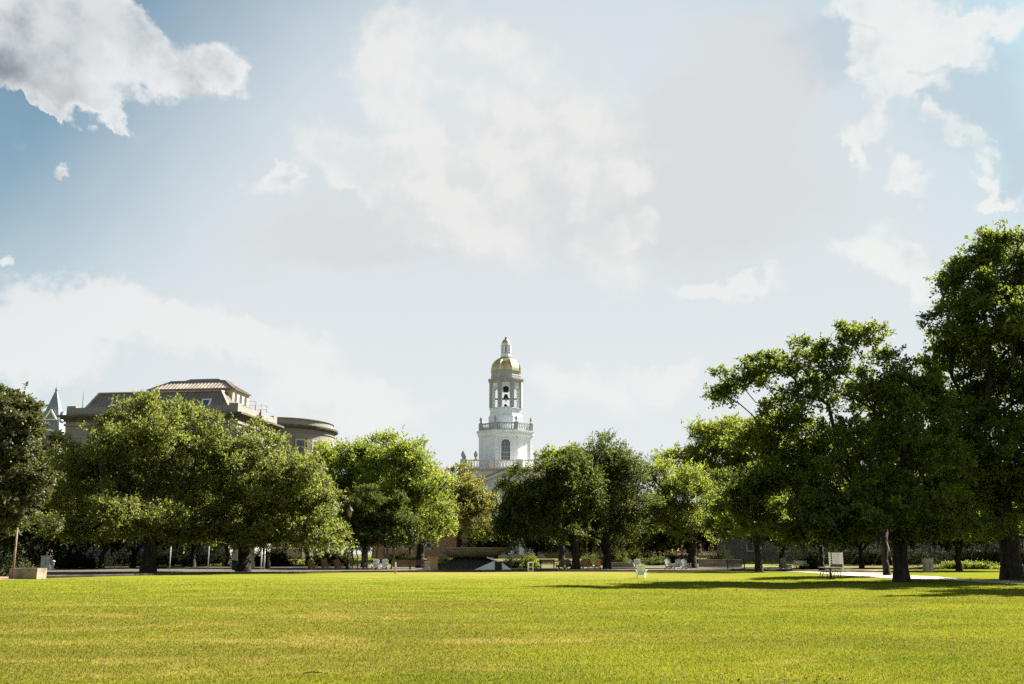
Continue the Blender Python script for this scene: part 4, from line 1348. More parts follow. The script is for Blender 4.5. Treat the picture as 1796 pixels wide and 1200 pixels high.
# lower hipped roof
def frustum(mb, x0, x1, y0, y1, z0, X0, X1, Y0, Y1, z1):
    vs = [(x0, y0, z0), (x1, y0, z0), (x1, y1, z0), (x0, y1, z0), (X0, Y0, z1), (X1, Y0, z1), (X1, Y1, z1), (X0, Y1, z1)]
    mb.add(vs, [(0, 1, 5, 4), (1, 2, 6, 5), (2, 3, 7, 6), (3, 0, 4, 7), (4, 5, 6, 7), (3, 2, 1, 0)])
    return vs
def seams(mb, vs, step=0.55, r=0.045):
    """Standing seams up the four slopes."""
    V = [Vector(v) for v in vs]
    for a, b_, c_, d_ in ((0, 1, 5, 4), (1, 2, 6, 5), (2, 3, 7, 6), (3, 0, 4, 7)):
        A, B, C_, D_ = V[a], V[b_], V[c_], V[d_]
        L_ = (B - A).length; e = (B - A).normalized()
        tl = (D_ - A).dot(e); tr = L_ - (C_ - A).dot(e)
        up = (D_ - A) - e * tl
        n = int(L_ / step)
        nrm = (B - A).cross(D_ - A).normalized()
        for i in range(1, n):
            s = L_ * i / n
            k = 1.0
            if s < tl: k = s / tl
            elif s > L_ - tr: k = (L_ - s) / tr
            p0 = A + e * s + nrm * 0.02
            mb.beam(p0, p0 + up * k, r, 0.09)
XR = lambda px, py, bk: (px - 417) * mpp(px, py, DL + bk) / math.cos(ROT)
zr0 = zp_ - 0.75
zr1 = lz(300, 684.5, 3.0)
x0, x1 = -LW + 1.4, -1.5
X0, X1 = -LW + 2.4, -3.8
r1 = MB(); v1 = frustum(r1, x0, x1, 1.2, LDp - 1.2, zr0, X0, X1, 3.4, LDp - 3.4, zr1)
roof = r1.build('roof', M['roof_dark'], lib)
sm = MB(); seams(sm, v1); sm.build('seam', M['roof_tan'], roof)
ed = MB()
for a, b_ in ((4, 5), (5, 6), (6, 7), (7, 4), (0, 4), (1, 5)):
    ed.beam(Vector(v1[a]) + Vector((0, 0, 0.08)), Vector(v1[b_]) + Vector((0, 0, 0.08)), 0.32, 0.16)
ed.build('ridge_cap', M['roof_tan'], roof)
# pale upper slope above the lower roof
r2 = MB()
v2 = frustum(r2, X0 + 0.2, X1 - 0.2, 3.6, LDp - 3.6, zr1 + 0.02, X0 + 2.6, X1 - 0.6, 4.9, LDp - 4.9, zr1 + 0.32)
r2.build('upper_slope', M['roof_tan'], lib)
# clerestory block with its own roof
ux0, ux1 = -LW + 8.6, -2.6
zu0 = lz(340, 681.5, 4.6); zu1 = lz(340, 667.5, 7)
cb = MB(); cb.box(((ux0 + ux1) / 2, 7.8, (zr0 + zu0) / 2), (ux1 - ux0 - 0.7, 5.6, zu0 - zr0 + 0.1))
cl = cb.build('clerestory_wall', M['pier_stone'], lib)
for i in range(3):
    w_ = MB(); w_.box((ux1 - 0.33, 6.0 + 1.7 * i, zu0 - 1.0), (0.12, 0.7, 1.1)); w_.build('window', M['glass_dark'], cl)
r3 = MB(); v3 = frustum(r3, ux0, ux1, 4.6, 11.0, zu0, ux0 + 2.2, -5.0, 7.0, 9.0, zu1)
up = r3.build('upper_roof', M['roof_tan'], lib)
sm = MB(); seams(sm, v3, 0.5); sm.build('seam', M['roof_tan'], up)
ed = MB()
for a, b_ in ((4, 5), (5, 6), (6, 7), (7, 4), (0, 4), (1, 5), (0, 1)):
    ed.beam(Vector(v3[a]) + Vector((0, 0, 0.06)), Vector(v3[b_]) + Vector((0, 0, 0.06)), 0.3, 0.2)
ed.build('ridge_cap', M['roof_dark'], up)
r4 = MB(); frustum(r4, ux0 + 3.2, -5.3, 7.2, 8.8, zu1 + 0.02, ux0 + 4.8, -6.3, 7.6, 8.4, zu1 + 0.5)
r4.build('roof_skylight', M['glass_blue'], lib)
# little skylights standing on the lower slope
sl = Vector((0, 3.4 - 1.2, zr1 - zr0)).normalized()
nr = Vector((0, -sl.z, sl.y))
for px in (181, 228, 286, 352):
    xc = -LW + 2.2 + (px - 135) * mpp(px, 700, DL) / math.cos(ROT)
    ctr = Vector((xc, 1.2, zr0)) + sl * 1.25 + nr * 0.10
    q_ = Matrix(((1, 0, 0), (0, sl.y, nr.y), (0, sl.z, nr.z)))
    f = MB()
    for (dx, dy, sx, sy) in ((-0.55, 0, 0.14, 1.5), (0.55, 0, 0.14, 1.5), (0, 0.68, 0.96, 0.14), (0, -0.68, 0.96, 0.14)):
        f.box(ctr + q_ @ Vector((dx, dy, 0)), (sx, sy, 0.24), q_)
    fo = f.build('skylight', M['white_paint'], lib)
    g = MB(); g.box(ctr + nr * 0.02, (0.98, 1.24, 0.1), q_); g.build('pane', M['glass_dark'], fo)
# railing on the right corner of the roof
rl_ = MB()
zr_ = zp_ + 0.05
P0 = [Vector((-1.9, 6.5, zr_)), Vector((-0.2, 6.5, zr_)), Vector((-0.2, 10.5, zr_)), Vector((-1.9, 10.5, zr_))]
rl_.beam(Vector((-0.2, 6.4, zr_ - 0.06)), Vector((-0.2, 10.6, zr_ - 0.06)), 0.12, 0.1)
for i in range(3):
    for h in (0.55, 1.1):
        rl_.beam(P0[i] + Vector((0, 0, h)), P0[i + 1] + Vector((0, 0, h)), 0.04, 0.04)
for pnt in P0 + [Vector((-0.2, 8.5, zr_))]:
    rl_.box(pnt + Vector((0, 0, 0.56)), (0.08, 0.08, 1.12))
rl_.build('roof_railing', M['steel'], lib)
dp = MB(); dp.tube([(0.12, 7.5, zc1), (0.12, 7.5, zp_ + 0.1)], 0.10, 8); dp.build('downpipe', M['lib_dark'], lib)
# rows of windows with pilasters between, front and right side
for row, (z, h) in enumerate(((zc0 - 3.9, 1.1), (8.3, 4.6), (1.6, 4.2))):
    for i in range(9):
        x = -1.9 - i * (LW - 3.6) / 8.0
        f = MB()
        f.box((x, -0.03, z + h / 2), (1.75, 0.14, h + 0.35)); fo = f.build('window', M['lib_stone'], lib)
        g = MB()
        for sx in (-1, 1):
            g.box((x + sx * 0.37, -0.10, z + h / 2), (0.66, 0.06, h))
        g.build('pane', M['glass_dark'], fo)
    for i in range(3):
        y = 2.6 + i * 4.3
        f = MB(); f.box((0.03, y, z + h / 2), (0.14, 1.75, h + 0.35)); fo = f.build('window', M['lib_stone'], lib)
        g = MB()
        for sx in (-1, 1):
            g.box((0.10, y + sx * 0.37, z + h / 2), (0.06, 0.66, h))
        g.build('pane', M['glass_dark'], fo)
pl = MB()
for i in range(10):
    x = -0.45 - i * (LW - 0.9) / 9
    pl.box((x, -0.12, zc0 / 2 - 0.6), (0.8, 0.28, zc0 - 3.0))
pl.build('pilaster', M['lib_stone'], wall)

# curved rotunda joined to the right of the library
DR = 152.0
rcx = at(486, 745, DR).x
rot = empty('rotunda', (rcx, DR, gz(rcx, DR)), 0, 'round stone rotunda with flat curved parapet and dark cornice right of the library', 'building')
rzb = gz(rcx, DR)
def rz(py): return at(486, py, DR - 8).z - rzb
RR = (586 - 486) * mpp(540, 745, DR)
b = MB(); b.lathe([(RR, -0.5), (RR, rz(757)), (RR + 0.12, rz(756.8)), (RR + 0.12, rz(755)), (RR, rz(754.8)), (RR, rz(749))], 72)
rw = b.build('wall', M['lib_stone'], rot, False)
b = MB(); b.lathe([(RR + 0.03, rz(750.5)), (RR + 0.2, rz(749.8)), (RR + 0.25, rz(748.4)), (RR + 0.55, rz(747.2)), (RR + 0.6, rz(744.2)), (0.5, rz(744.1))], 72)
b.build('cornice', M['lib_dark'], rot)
b = MB(); b.lathe([(RR - 0.25, rz(744.4)), (RR - 0.25, rz(733.5)), (RR - 0.1, rz(733.2)), (RR - 0.1, rz(732)), (RR - 0.8, rz(731.9)), (RR - 0.8, rz(742)), (0.5, rz(742.1))], 72)
b.build('parapet', M['lib_stone'], rot)
for i in range(16):
    a = -math.pi / 2 + (i - 6) * math.pi / 10
    q_ = Matrix.Rotation(a + math.pi / 2, 3, 'Z')
    for z, h in ((rz(766.5) - 3.6, 3.4), (6.6, 4.2), (1.4, 3.4)):
        f = MB(); f.box((RR * math.cos(a), RR * math.sin(a), z + h / 2), (1.6, 0.3, h), q_); fo = f.build('window', M['pier_stone'], rot)
        g = MB(); g.box(((RR + 0.135) * math.cos(a), (RR + 0.135) * math.sin(a), z + h / 2), (1.15, 0.06, h - 0.4), q_); g.build('pane', M['glass_dark'], fo)
pl = MB()
for i in range(20):
    a = -math.pi / 2 + (i + 0.5) * math.pi / 10
    pl.box(((RR + 0.08) * math.cos(a), (RR + 0.08) * math.sin(a), rz(768) / 2), (0.8, 0.3, rz(768)), Matrix.Rotation(a + math.pi / 2, 3, 'Z'))
pl.build('pilaster', M['lib_stone'], rw)

# slate spire far left
DS = 205.0
sx_ = at(94, 735, DS).x
sb = Vector((sx_, DS, gz(sx_, DS)))
spire = empty('spire_tower', sb, rad(6), 'slender blue grey slate spire with small white gable, left of the library', 'tower')
def sz(py): return at(92, py, DS).z - sb.z
def sw(px, py): return px * mpp(92, py, DS)
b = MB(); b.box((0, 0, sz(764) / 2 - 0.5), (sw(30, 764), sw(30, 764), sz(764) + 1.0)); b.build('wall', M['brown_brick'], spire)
b = MB(); b.lathe([(sw(20, 765) * s2, sz(766)), (sw(17, 760) * s2, sz(758)), (sw(15, 745) * s2, sz(745)), (sw(9.5, 716) * s2, sz(716)), (0.16, sz(685))], 4, (0, 0, 0), 0.5)
b.build('roof', M['slate'], spire)
for k in range(4):
    q_ = Matrix.Rotation(k * math.pi / 2, 3, 'Z')
    d = MB()
    wv = sw(9.5, 730)
    d.prism([(-wv, sz(738)), (wv, sz(738)), (0, sz(722))], lambda u, z, s: q_ @ Vector((u, -sw(13.6, 735) - 0.25 + s * 2.4, z)))
    dm = d.build('gable', M['slate'], spire)
    e = MB()
    for s in (-1, 1):
        e.beam(q_ @ Vector((s * wv * 1.05, -sw(13.6, 735) - 0.32, sz(738.4))), q_ @ Vector((0, -sw(13.6, 735) - 0.32, sz(721.5))), 0.3, 0.34)
    e.beam(q_ @ Vector((-wv, -sw(13.6, 735) - 0.34, sz(738.2))), q_ @ Vector((wv, -sw(13.6, 735) - 0.34, sz(738.2))), 0.24, 0.2)
    e.build('gable_trim', M['white_paint'], dm)
    e = MB()
    pts = [q_ @ Vector((sw(13, 760) * math.cos(math.pi * i / 10), -sw(17.4, 760) - 0.1, sz(768) + (sz(756) - sz(768)) * math.sin(math.pi * i / 10))) for i in range(11)]
    e.tube(pts, 0.2, 5); e.build('arched_trim', M['white_paint'], spire)
d = MB(); d.lathe([(0.2, sz(686)), (0.34, sz(684)), (0.12, sz(682.5)), (0.24, sz(681)), (0.05, sz(679.5)), (0.02, sz(668))], 8)
d.build('finial', M['slate'], spire, True)
# thin mast beside the library roof
mx_ = at(147, 690, 175)
tag(MB().tube([(0, 0, 0), (0, 0, at(147, 700, 175).z - 1), (0, 0, at(147, 686, 175).z - 0.9)], [0.12, 0.10, 0.03], 6).build('mast', M['steel']), 'thin grey mast rising behind the left end of the library roof', 'mast').location = (mx_.x, 175, 0.9)

# brown brick building in shade on the right
DB = 132.0
bx0, bx1 = at(1290, HORIZON, DB).x, at(2000, HORIZON, DB).x
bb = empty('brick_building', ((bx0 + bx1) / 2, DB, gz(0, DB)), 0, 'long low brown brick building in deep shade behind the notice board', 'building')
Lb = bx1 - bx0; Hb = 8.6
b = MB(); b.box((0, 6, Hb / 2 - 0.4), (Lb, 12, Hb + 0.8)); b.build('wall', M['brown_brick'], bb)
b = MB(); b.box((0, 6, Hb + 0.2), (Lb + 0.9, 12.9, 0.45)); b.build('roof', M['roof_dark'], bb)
for i in range(13):
    x = -Lb / 2 + 2.3 + i * (Lb - 4.6) / 12
    for z in (1.2, 5.0):
        f = MB(); f.box((x, -0.03, z + 1.1), (1.7, 0.12, 2.3)); fo = f.build('window', M['grey_stone'], bb)
        g = MB(); g.box((x - 0.38, -0.09, z + 1.1), (0.68, 0.05, 2.0)); g.box((x + 0.38, -0.09, z + 1.1), (0.68, 0.05, 2.0)); g.build('pane', M['glass_dark'], fo)
# far brick block glimpsed between the trunks
bo = empty('brick_building', (at(1195, HORIZON, 195).x, 195, gz(0, 195)), 0, 'red brick block with white bands glimpsed between trunks above the grey chairs', 'building')
b = MB(); b.box((0, 6, 3.6), (26, 12, 8.2)); b.build('wall', M['brick'], bo)
b = MB(); b.prism([(-1, 7.7), (13, 7.7), (6, 10.2)], lambda u, z, s: Vector((-13.5 + 27 * s, u, z))); b.build('roof', M['roof_dark'], bo)
b = MB(); b.box((0, -0.02, 3.3), (26.2, 0.2, 0.5)); b.box((0, -0.02, 0.6), (26.2, 0.2, 0.4)); b.build('stone_band', M['white_paint'], bo)
for i in range(8):
    f = MB(); f.box((-11 + i * 3.1, -0.05, 1.9), (1.5, 0.14, 1.9)); fo = f.build('window', M['white_paint'], bo)
    g = MB(); g.box((-11 + i * 3.1 - 0.33, -0.13, 1.9), (0.56, 0.05, 1.6)); g.box((-11 + i * 3.1 + 0.33, -0.13, 1.9), (0.56, 0.05, 1.6)); g.build('pane', M['glass_dark'], fo)

# ------------------------------------------------------------------ garden chairs (slatted, low, broad arms)
def chair(label, m, loc, rz_, group='slatted garden chairs', cat='chair', s=1.0):
    r = empty('garden_chair', loc, rz_, label, cat, group)
    r.scale = (s, s, s)
    seat = MB()
    for i in range(6):
        t = i / 5
        seat.box((0, -0.30 + 0.52 * t, 0.40 - 0.15 * t), (0.56, 0.085, 0.024), Matrix.Rotation(-0.28, 3, 'X'))
    seat.build('seat', m, r)
    bk = MB()
    for i in range(5):
        u = (i - 2) / 2
        a = Vector((u * 0.21, 0.17, 0.23)); h = 0.80 - 0.08 * u * u
        e = a + Vector((u * 0.07, 0.34, 1.0)).normalized() * h
        bk.beam(a, e, 0.112, 0.022)
    for k in (0.25, 0.75):
        c = Vector((0, 0.17 + 0.34 * k * 0.78 + 0.025, 0.23 + 0.78 * k))
        bk.box(c, (0.56, 0.03, 0.07), Matrix.Rotation(-0.32, 3, 'X'))
    bk.build('backrest', m, r)
    for sx in (-1, 1):
        a = MB(); a.box((sx * 0.36, -0.03, 0.575), (0.135, 0.74, 0.026)); a.box((sx * 0.345, -0.22, 0.52), (0.03, 0.16, 0.09)); a.build('armrest', m, r)
        l = MB(); l.box((sx * 0.315, -0.30, 0.28), (0.035, 0.10, 0.56)); l.build('leg', m, r)
        l = MB(); l.beam((sx * 0.275, -0.36, 0.40), (sx * 0.275, 0.52, 0.03), 0.03, 0.13); l.beam((sx * 0.33, 0.22, 0.22), (sx * 0.33, 0.30, 0.56), 0.03, 0.07); l.build('leg', m, r)
    return r
G0 = lambda px, D: Vector((at(px, HORIZON, D).x, D, stand_z(at(px, HORIZON, D).x, D)))
chair('brown wooden garden chair, leftmost of the three with backs to the lawn', M['wood'], G0(549, 98), rad(150))
chair('brown wooden garden chair, middle of the three with backs to the lawn', M['wood'], G0(572, 98), rad(165))
chair('brown wooden garden chair beside the lamp post, rightmost of the three', M['wood'], G0(595, 97.5), rad(160))
chair('white garden chair left of its twin under the multi stemmed tree', M['white_paint'], G0(659, 97), rad(-160))
chair('white garden chair right of its twin, next to the thin stake', M['white_paint'], G0(675, 97), rad(-165))
chair('white garden chair out on the lawn, in front of the plaza', M['white_paint'], Vector((at(1124, HORIZON, 67.5).x, 67.5, lawn_z(at(1124, HORIZON, 67.5).x, 67.5))), rad(168), s=0.9)
chair('white garden chair on the plaza behind the one on the lawn', M['white_paint'], G0(1117, 99), rad(175))
chair('grey garden chair, left one of the three under the pale tree', M['grey_paint'], G0(1174, 98), rad(30))
chair('grey garden chair in the middle of the three under the pale tree', M['grey_paint'], G0(1188, 98.5), rad(-20))
chair('grey garden chair beside the pale tree trunk, right one of three', M['grey_paint'], G0(1203, 98), rad(25))
chair('yellow wooden garden chair between the two dark oak trunks', M['wood_yellow'], G0(1046, 98), rad(-155))
chair('faded brown garden chair close to the left dark oak trunk', M['wood'], G0(1027, 99), rad(160))
chair('dark stained garden chair in shade right of the white A-frame sign', M['wood_dark'], G0(983, 98), rad(-30))
chair('dark stained garden chair in shade beside the branching dark trunk', M['wood_dark'], G0(998, 99), rad(20))
chair('greenish grey garden chair facing away in deep shade left of the notice board', M['wood_green'], G0(1377, 97), rad(125), s=1.1)

# ------------------------------------------------------------------ fountain
DF = 101.0
fc = G0(828, DF)
ft = empty('fountain', fc, 0, 'wide shallow stone bowl fountain on a dark sloping granite base', 'fountain')
fs_ = mpp(828, 985, DF)
def fz(py): return at(828, py, DF - 2).z - fc.z
zrim, zbot = fz(960.5), fz(978)
RBw = 62 * fs_
b = MB()
pr = []
for i in range(13):
    t = i / 12
    pr.append((1.5 + (RBw - 1.5) * t ** 0.55, zbot + (zrim - 0.10 - zbot) * t ** 1.5))
pr += [(RBw + 0.04, zrim - 0.09), (RBw + 0.04, zrim), (RBw - 0.22, zrim), (RBw - 0.35, zrim - 0.22)]
pr += [(RBw * 0.5, zrim - 0.42), (0.2, zrim - 0.5)]
b.lathe(pr, 72)
b.build('bowl', M['bowl'], ft, True)
w_ = MB(); w_.lathe([(RBw - 0.34, zrim - 0.16), (0.05, zrim - 0.158)], 48); w_.build('water', M['water'], ft)
b = MB(); b.lathe([(68 * fs_, 0), (68 * fs_, 0.10), (64 * fs_, 0.12), (42 * fs_, zbot - 0.25), (38 * fs_, zbot - 0.2), (26 * fs_, zbot + 0.12)], 12, (0, 0, 0), 0.5)
b.build('base', M['granite'], ft)
# pale stair cheeks on the right of the bowl
def cheek(p0, p1, p2, name='stair_wall', dd=-5.6):
    m = MB()
    c_ = [at(px, py, DF + dd) - fc for px, py in (p0, p1, p2)]
    m.prism([(c.x, max(c.z, 0.0)) for c in c_], lambda u, z, s: Vector((u, dd + 0.5 * s, z)))
    return m.build(name, M['white_stone'], ft)
cheek((831, 1001.5), (868.5, 983), (868.5, 1001.5)); cheek((880.5, 1001.5), (880.5, 987), (898, 1001.5))
m = MB(); a = at(854, 977.5, DF - 5.6) - fc; e = at(876, 985.5, DF - 5.6) - fc
m.beam(a, e, 0.35, 0.10); m.build('coping', M['white_stone'], ft)
m = MB(); x_ = (at(874, 990, DF - 5.6) - fc).x; h_ = (at(874, 984.5, DF - 5.6) - fc).z
m.box((x_, -5.2, h_ / 2), (11 * fs_, 0.9, h_)); m.build('dark_door', M['black'], ft)

# ------------------------------------------------------------------ posts, signs, bins and walls
def simple(name, mb, m, loc, label, cat, rz_=0, group=None):
    o = mb.build(name, m); o.location = loc; o.rotation_euler = (0, 0, rz_)
    return tag(o, label, cat, group)

# lamp post with two lanterns
def lamp_post(px, D, top_py, label):
    g = G0(px, D)
    r = empty('lamp_post', g, 0, label, 'lamp post')
    H = at(px, top_py, D).z - g.z
    p = MB()
    p.lathe([(0.26, 0), (0.26, 0.25), (0.16, 0.4), (0.14, 0.9), (0.08, 1.0), (0.065, H - 1.05), (0.12, H - 1.0), (0.05, H - 0.95)], 12)
    p.build('post', M['black'], r, True)
    ln = MB(); ln.lathe([(0.15, H - 0.98), (0.27, H - 0.38)], 6, (0, 0, 0), 0, True); lo = ln.build('lantern', M['amber'], r)
    fr = MB()
    for k in range(6):
        a = k * math.pi / 3
        fr.beam((0.155 * math.cos(a), 0.155 * math.sin(a), H - 0.98), (0.275 * math.cos(a), 0.275 * math.sin(a), H - 0.38), 0.035, 0.035)
    fr.build('frame', M['black'], lo)
    rf = MB(); rf.lathe([(0.36, H - 0.38), (0.33, H - 0.32), (0.12, H - 0.05), (0.05, H), (0.06, H + 0.08), (0.01, H + 0.18)], 6); rf.build('lantern_roof', M['copper_green'], r)
    return r
lamp_post(611, 96, 889, 'lamp post with amber lantern and green peaked roof beside the wooden chairs')

def pole(px, D, py_top, label, m, r=0.06, base=True):
    g = G0(px, D); H = at(px, py_top, D).z - g.z
    e = empty('post', g, 0, label, 'post')
    MB().tube([(0, 0, 0), (0, 0, H)], [r * 1.1, r * 0.8], 8).build('shaft', m, e, True)
    if base:
        b_ = MB(); b_.lathe([(r * 3, 0), (r * 3, 0.22), (r * 1.8, 0.5), (r * 1.2, 0.55)], 10); b_.build('base', M['white_paint'], e, True)
    return e
pole(26, 64.5, 925, 'slim brown post standing behind the concrete planter wall', M['bark_pale'], 0.075, False)
pole(251, 84, 940, 'pale slim post with a white collar base under the left live oak', M['grey_paint'], 0.075)
pole(299, 97, 958, 'pale thin post in the shade between the two live oak trunks', M['grey_paint'], 0.06, False)
pole(366, 97, 955, 'thin pale post just left of the black litter bin', M['grey_paint'], 0.05, False)
pole(459, 97, 958, 'white thin post, left one of the close pair right of the stone porch', M['white_paint'], 0.06, False)
pole(464.5, 97, 958, 'white thin post, right one of the close pair right of the stone porch', M['white_paint'], 0.06, False)
pole(694, 82, 986, 'short pale wooden stake at the far edge of the lawn', M['concrete'], 0.07, False)

# planter wall far left
g = gp(39, 1017.5)
e = empty('planter', (g.x, g.y + 0.6, 0), rad(3), 'low concrete planter wall with soil at the far left edge of the lawn', 'planter')
wq = 48 * mpp(39, 1010, g.y)
m = MB(); hq = 20 * mpp(39, 1010, g.y)
for (c_, s_) in (((0, -0.55, hq / 2), (wq, 0.22, hq)), ((0, 0.75, hq / 2), (wq, 0.22, hq)), ((-wq / 2 + 0.11, 0.1, hq / 2), (0.22, 1.08, hq)), ((wq / 2 - 0.11, 0.1, hq / 2), (0.22, 1.08, hq))):
    m.box(c_, s_)
m.build('wall', M['planter'], e)
m = MB(); m.box((0, 0.1, hq - 0.12), (wq - 0.46, 1.06, 0.06)); m.build('soil', M['soil'], e)

def cabinet(px, D, w, h, label, m):
    e = empty('utility_cabinet', G0(px, D), rad(4), label, 'cabinet')
    b_ = MB(); b_.box((0, 0, h / 2 + 0.05), (w, 0.6, h - 0.1)); b_.build('body', m, e)
    b_ = MB(); b_.box((0, 0, h + 0.03), (w + 0.08, 0.68, 0.06)); b_.build('lid', m, e)
    b_ = MB()
    for s in (-1, 1): b_.box((s * w * 0.24, -0.312, h / 2 + 0.05), (w * 0.44, 0.02, h - 0.25))
    d_ = b_.build('door', m, e)
    b_ = MB(); b_.box((0.05, -0.335, h * 0.55), (0.03, 0.03, 0.16)); b_.build('handle', M['black'], d_)
    b_ = MB(); b_.box((0, 0, 0.0), (w + 0.3, 0.9, 0.1)); b_.build('plinth', M['concrete'], e)
    return e
cabinet(83, 97, 0.85, 1.25, 'grey steel utility cabinet in the shade at the far left', M['grey_paint'])
cabinet(1626, 90, 0.72, 1.15, 'pale grey cabinet in the shade right of the bur oak trunk', M['concrete'])
e = empty('bollard', G0(95, 95), 0, 'short pale bollard beside the grey utility cabinet', 'bollard')
b = MB(); b.lathe([(0.2, 0), (0.2, 0.1), (0.1, 0.16), (0.09, 0.7), (0.15, 0.74), (0.15, 0.82), (0.03, 0.9)], 12); b.build('post', M['grey_paint'], e, True)

def bin_(px, D, label):
    e = empty('litter_bin', G0(px, D), 0, label, 'litter bin')
    b_ = MB(); b_.lathe([(0.30, 0.04), (0.36, 0.1), (0.40, 0.80)], 16); b_.build('body', M['black'], e, True)
    b_ = MB(); b_.lathe([(0.44, 0.80), (0.44, 0.86), (0.34, 0.94), (0.2, 0.95)], 16); b_.build('lid', M['black'], e, True)
    b_ = MB(); b_.lathe([(0.28, 0), (0.28, 0.04)], 16); b_.build('foot', M['steel'], e)
bin_(415, 93, 'black litter bin in front of the sunlit stone porch')

# stone porch, sunlit, with two dark slots
e = empty('stone_porch', G0(427, 106), rad(40), 'narrow sunlit stone porch with two tall dark openings left of the white posts', 'porch')
k_ = mpp(427, 975, 106)
hp = at(427, 951, 106).z
for i, x in enumerate((-0.86, 0, 0.86)):
    b = MB(); b.box((x, 0, hp / 2), (0.42, 0.7, hp)); b.box((x, -0.04, 0.35), (0.52, 0.85, 0.7)); b.build('pillar', M['pier_stone'], e)
b = MB(); b.box((0, 0, hp - 0.18), (2.3, 0.9, 0.42)); b.build('lintel', M['pier_stone'], e)
b = MB()
for x in (-0.43, 0.43): b.box((x, 0.1, 0.62), (0.44, 0.4, 1.24))
b.build('apron_wall', M['pier_stone'], e)
b = MB()
for x in (-0.43, 0.43): b.box((x, 0.25, hp * 0.6 + 0.05), (0.44, 0.06, hp * 0.8 - 0.7))
b.build('pane', M['glass_dark'], e)
# tan stone gate piers left of the fountain
def pier(px0, px1, py, D, label, m):
    w = (px1 - px0) * mpp(px0, 990, D); g_ = G0((px0 + px1) / 2, D); h = at(px0, py, D).z - g_.z
    e = empty('stone_pier', g_, rad(12), label, 'pier')
    b_ = MB(); b_.box((0, 0, h / 2 - 0.04), (w, w * 0.8, h - 0.08)); b_.build('shaft', m, e)
    b_ = MB(); b_.box((0, 0, h - 0.05), (w + 0.1, w * 0.8 + 0.1, 0.1)); b_.build('cap', m, e)
    b_ = MB(); b_.box((0, 0, 0.1), (w + 0.12, w * 0.8 + 0.12, 0.2)); b_.build('plinth', m, e)
pier(750, 767, 977, 99, 'square tan stone pier left of the fountain, taller of two', M['tan_stone'])
pier(745.5, 753.5, 985.5, 96.5, 'short pinkish stone pier in front of the taller one', M['pier_stone'])

# low pale walls, benches and hedges behind the plaza
def low_wall(px0, px1, D, h, label, m):
    a, b_ = G0(px0, D), G0(px1, D)
    e = empty('low_wall', ((a.x + b_.x) / 2, D, a.z), 0, label, 'wall')
    L_ = b_.x - a.x
    q = MB(); q.box((0, 0, h / 2 - 0.04), (L_, 0.4, h - 0.06)); q.build('body', m, e)
    q = MB(); q.box((0, 0, h), (L_ + 0.1, 0.5, 0.09)); q.build('coping', m, e)
low_wall(690, 745, 118, 0.75, 'low sunlit stone wall behind the park benches, left of the fountain', M['tan_stone'])
low_wall(1072, 1114, 112, 0.5, 'low pale stone wall behind the white chairs', M['concrete'])
low_wall(1225, 1300, 118, 0.8, 'low grey wall in shade between pale tree and dark tree', M['concrete'])

def bench(px, D, label, m, rz_=0.0, w=1.6):
    e = empty('park_bench', G0(px, D), rz_, label, 'bench', 'park benches on the plaza')
    b_ = MB()
    for i in range(4): b_.box((0, -0.2 + 0.13 * i, 0.45), (w, 0.1, 0.035))
    b_.build('seat', m, e)
    b_ = MB()
    for i in range(3): b_.box((0, 0.30 + 0.03 * i, 0.58 + 0.14 * i), (w, 0.03, 0.1))
    b_.build('backrest', m, e)
    for s in (-1, 1):
        b_ = MB(); b_.box((s * w * 0.42, -0.18, 0.21), (0.06, 0.06, 0.43)); b_.beam((s * w * 0.42, 0.24, 0), (s * w * 0.42, 0.36, 0.92), 0.06, 0.05); b_.box((s * w * 0.42, 0.03, 0.64), (0.06, 0.5, 0.04)); b_.box((s * w * 0.42, -0.18, 0.53), (0.05, 0.05, 0.2))
        b_.build('leg', M['black'], e)
bench(708, 97, 'dark wooden park bench right of the lawn stake', M['wood_dark'], rad(8))
bench(731, 98.5, 'dark wooden park bench nearest the tan stone piers', M['wood_dark'], rad(-10))
bench(960, 104, 'dark park bench in shade behind the white A-frame sign', M['wood_dark'], rad(5))
bench(1290, 104, 'dark park bench under the dark tree left of the greenish chair', M['wood_dark'], rad(-6), 2.0)
bench(1404, 108, 'weathered park bench in deep shade left of the notice board', M['grey_paint'], rad(10))

# white A-frame sign
e = empty('sandwich_board', Vector((at(930.5, HORIZON, 92).x, 92, 0)), rad(6), 'white A-frame sign with two dark panels at the lawn edge', 'sign')
for s in (-1, 1):
    q_ = Matrix.Rotation(-s * 0.2, 3, 'X')
    f = MB()
    c_ = Vector((0, -s * -0.16, 0.46))
    for (dx, dz, sx, sz_) in ((-0.2, 0, 0.09, 0.92), (0.2, 0, 0.09, 0.92), (0, 0.415, 0.31, 0.09), (0, 0.0, 0.31, 0.07), (0, -0.36, 0.31, 0.09)):
        f.box(c_ + q_ @ Vector((dx, 0, dz)), (sx, 0.04, sz_), q_)
    fo = f.build('frame', M['white_paint'], e)
    f = MB(); f.box(c_ + q_ @ Vector((0, 0, 0.02)), (0.31, 0.02, 0.80), q_); f.build('panel', M['ink'], fo)

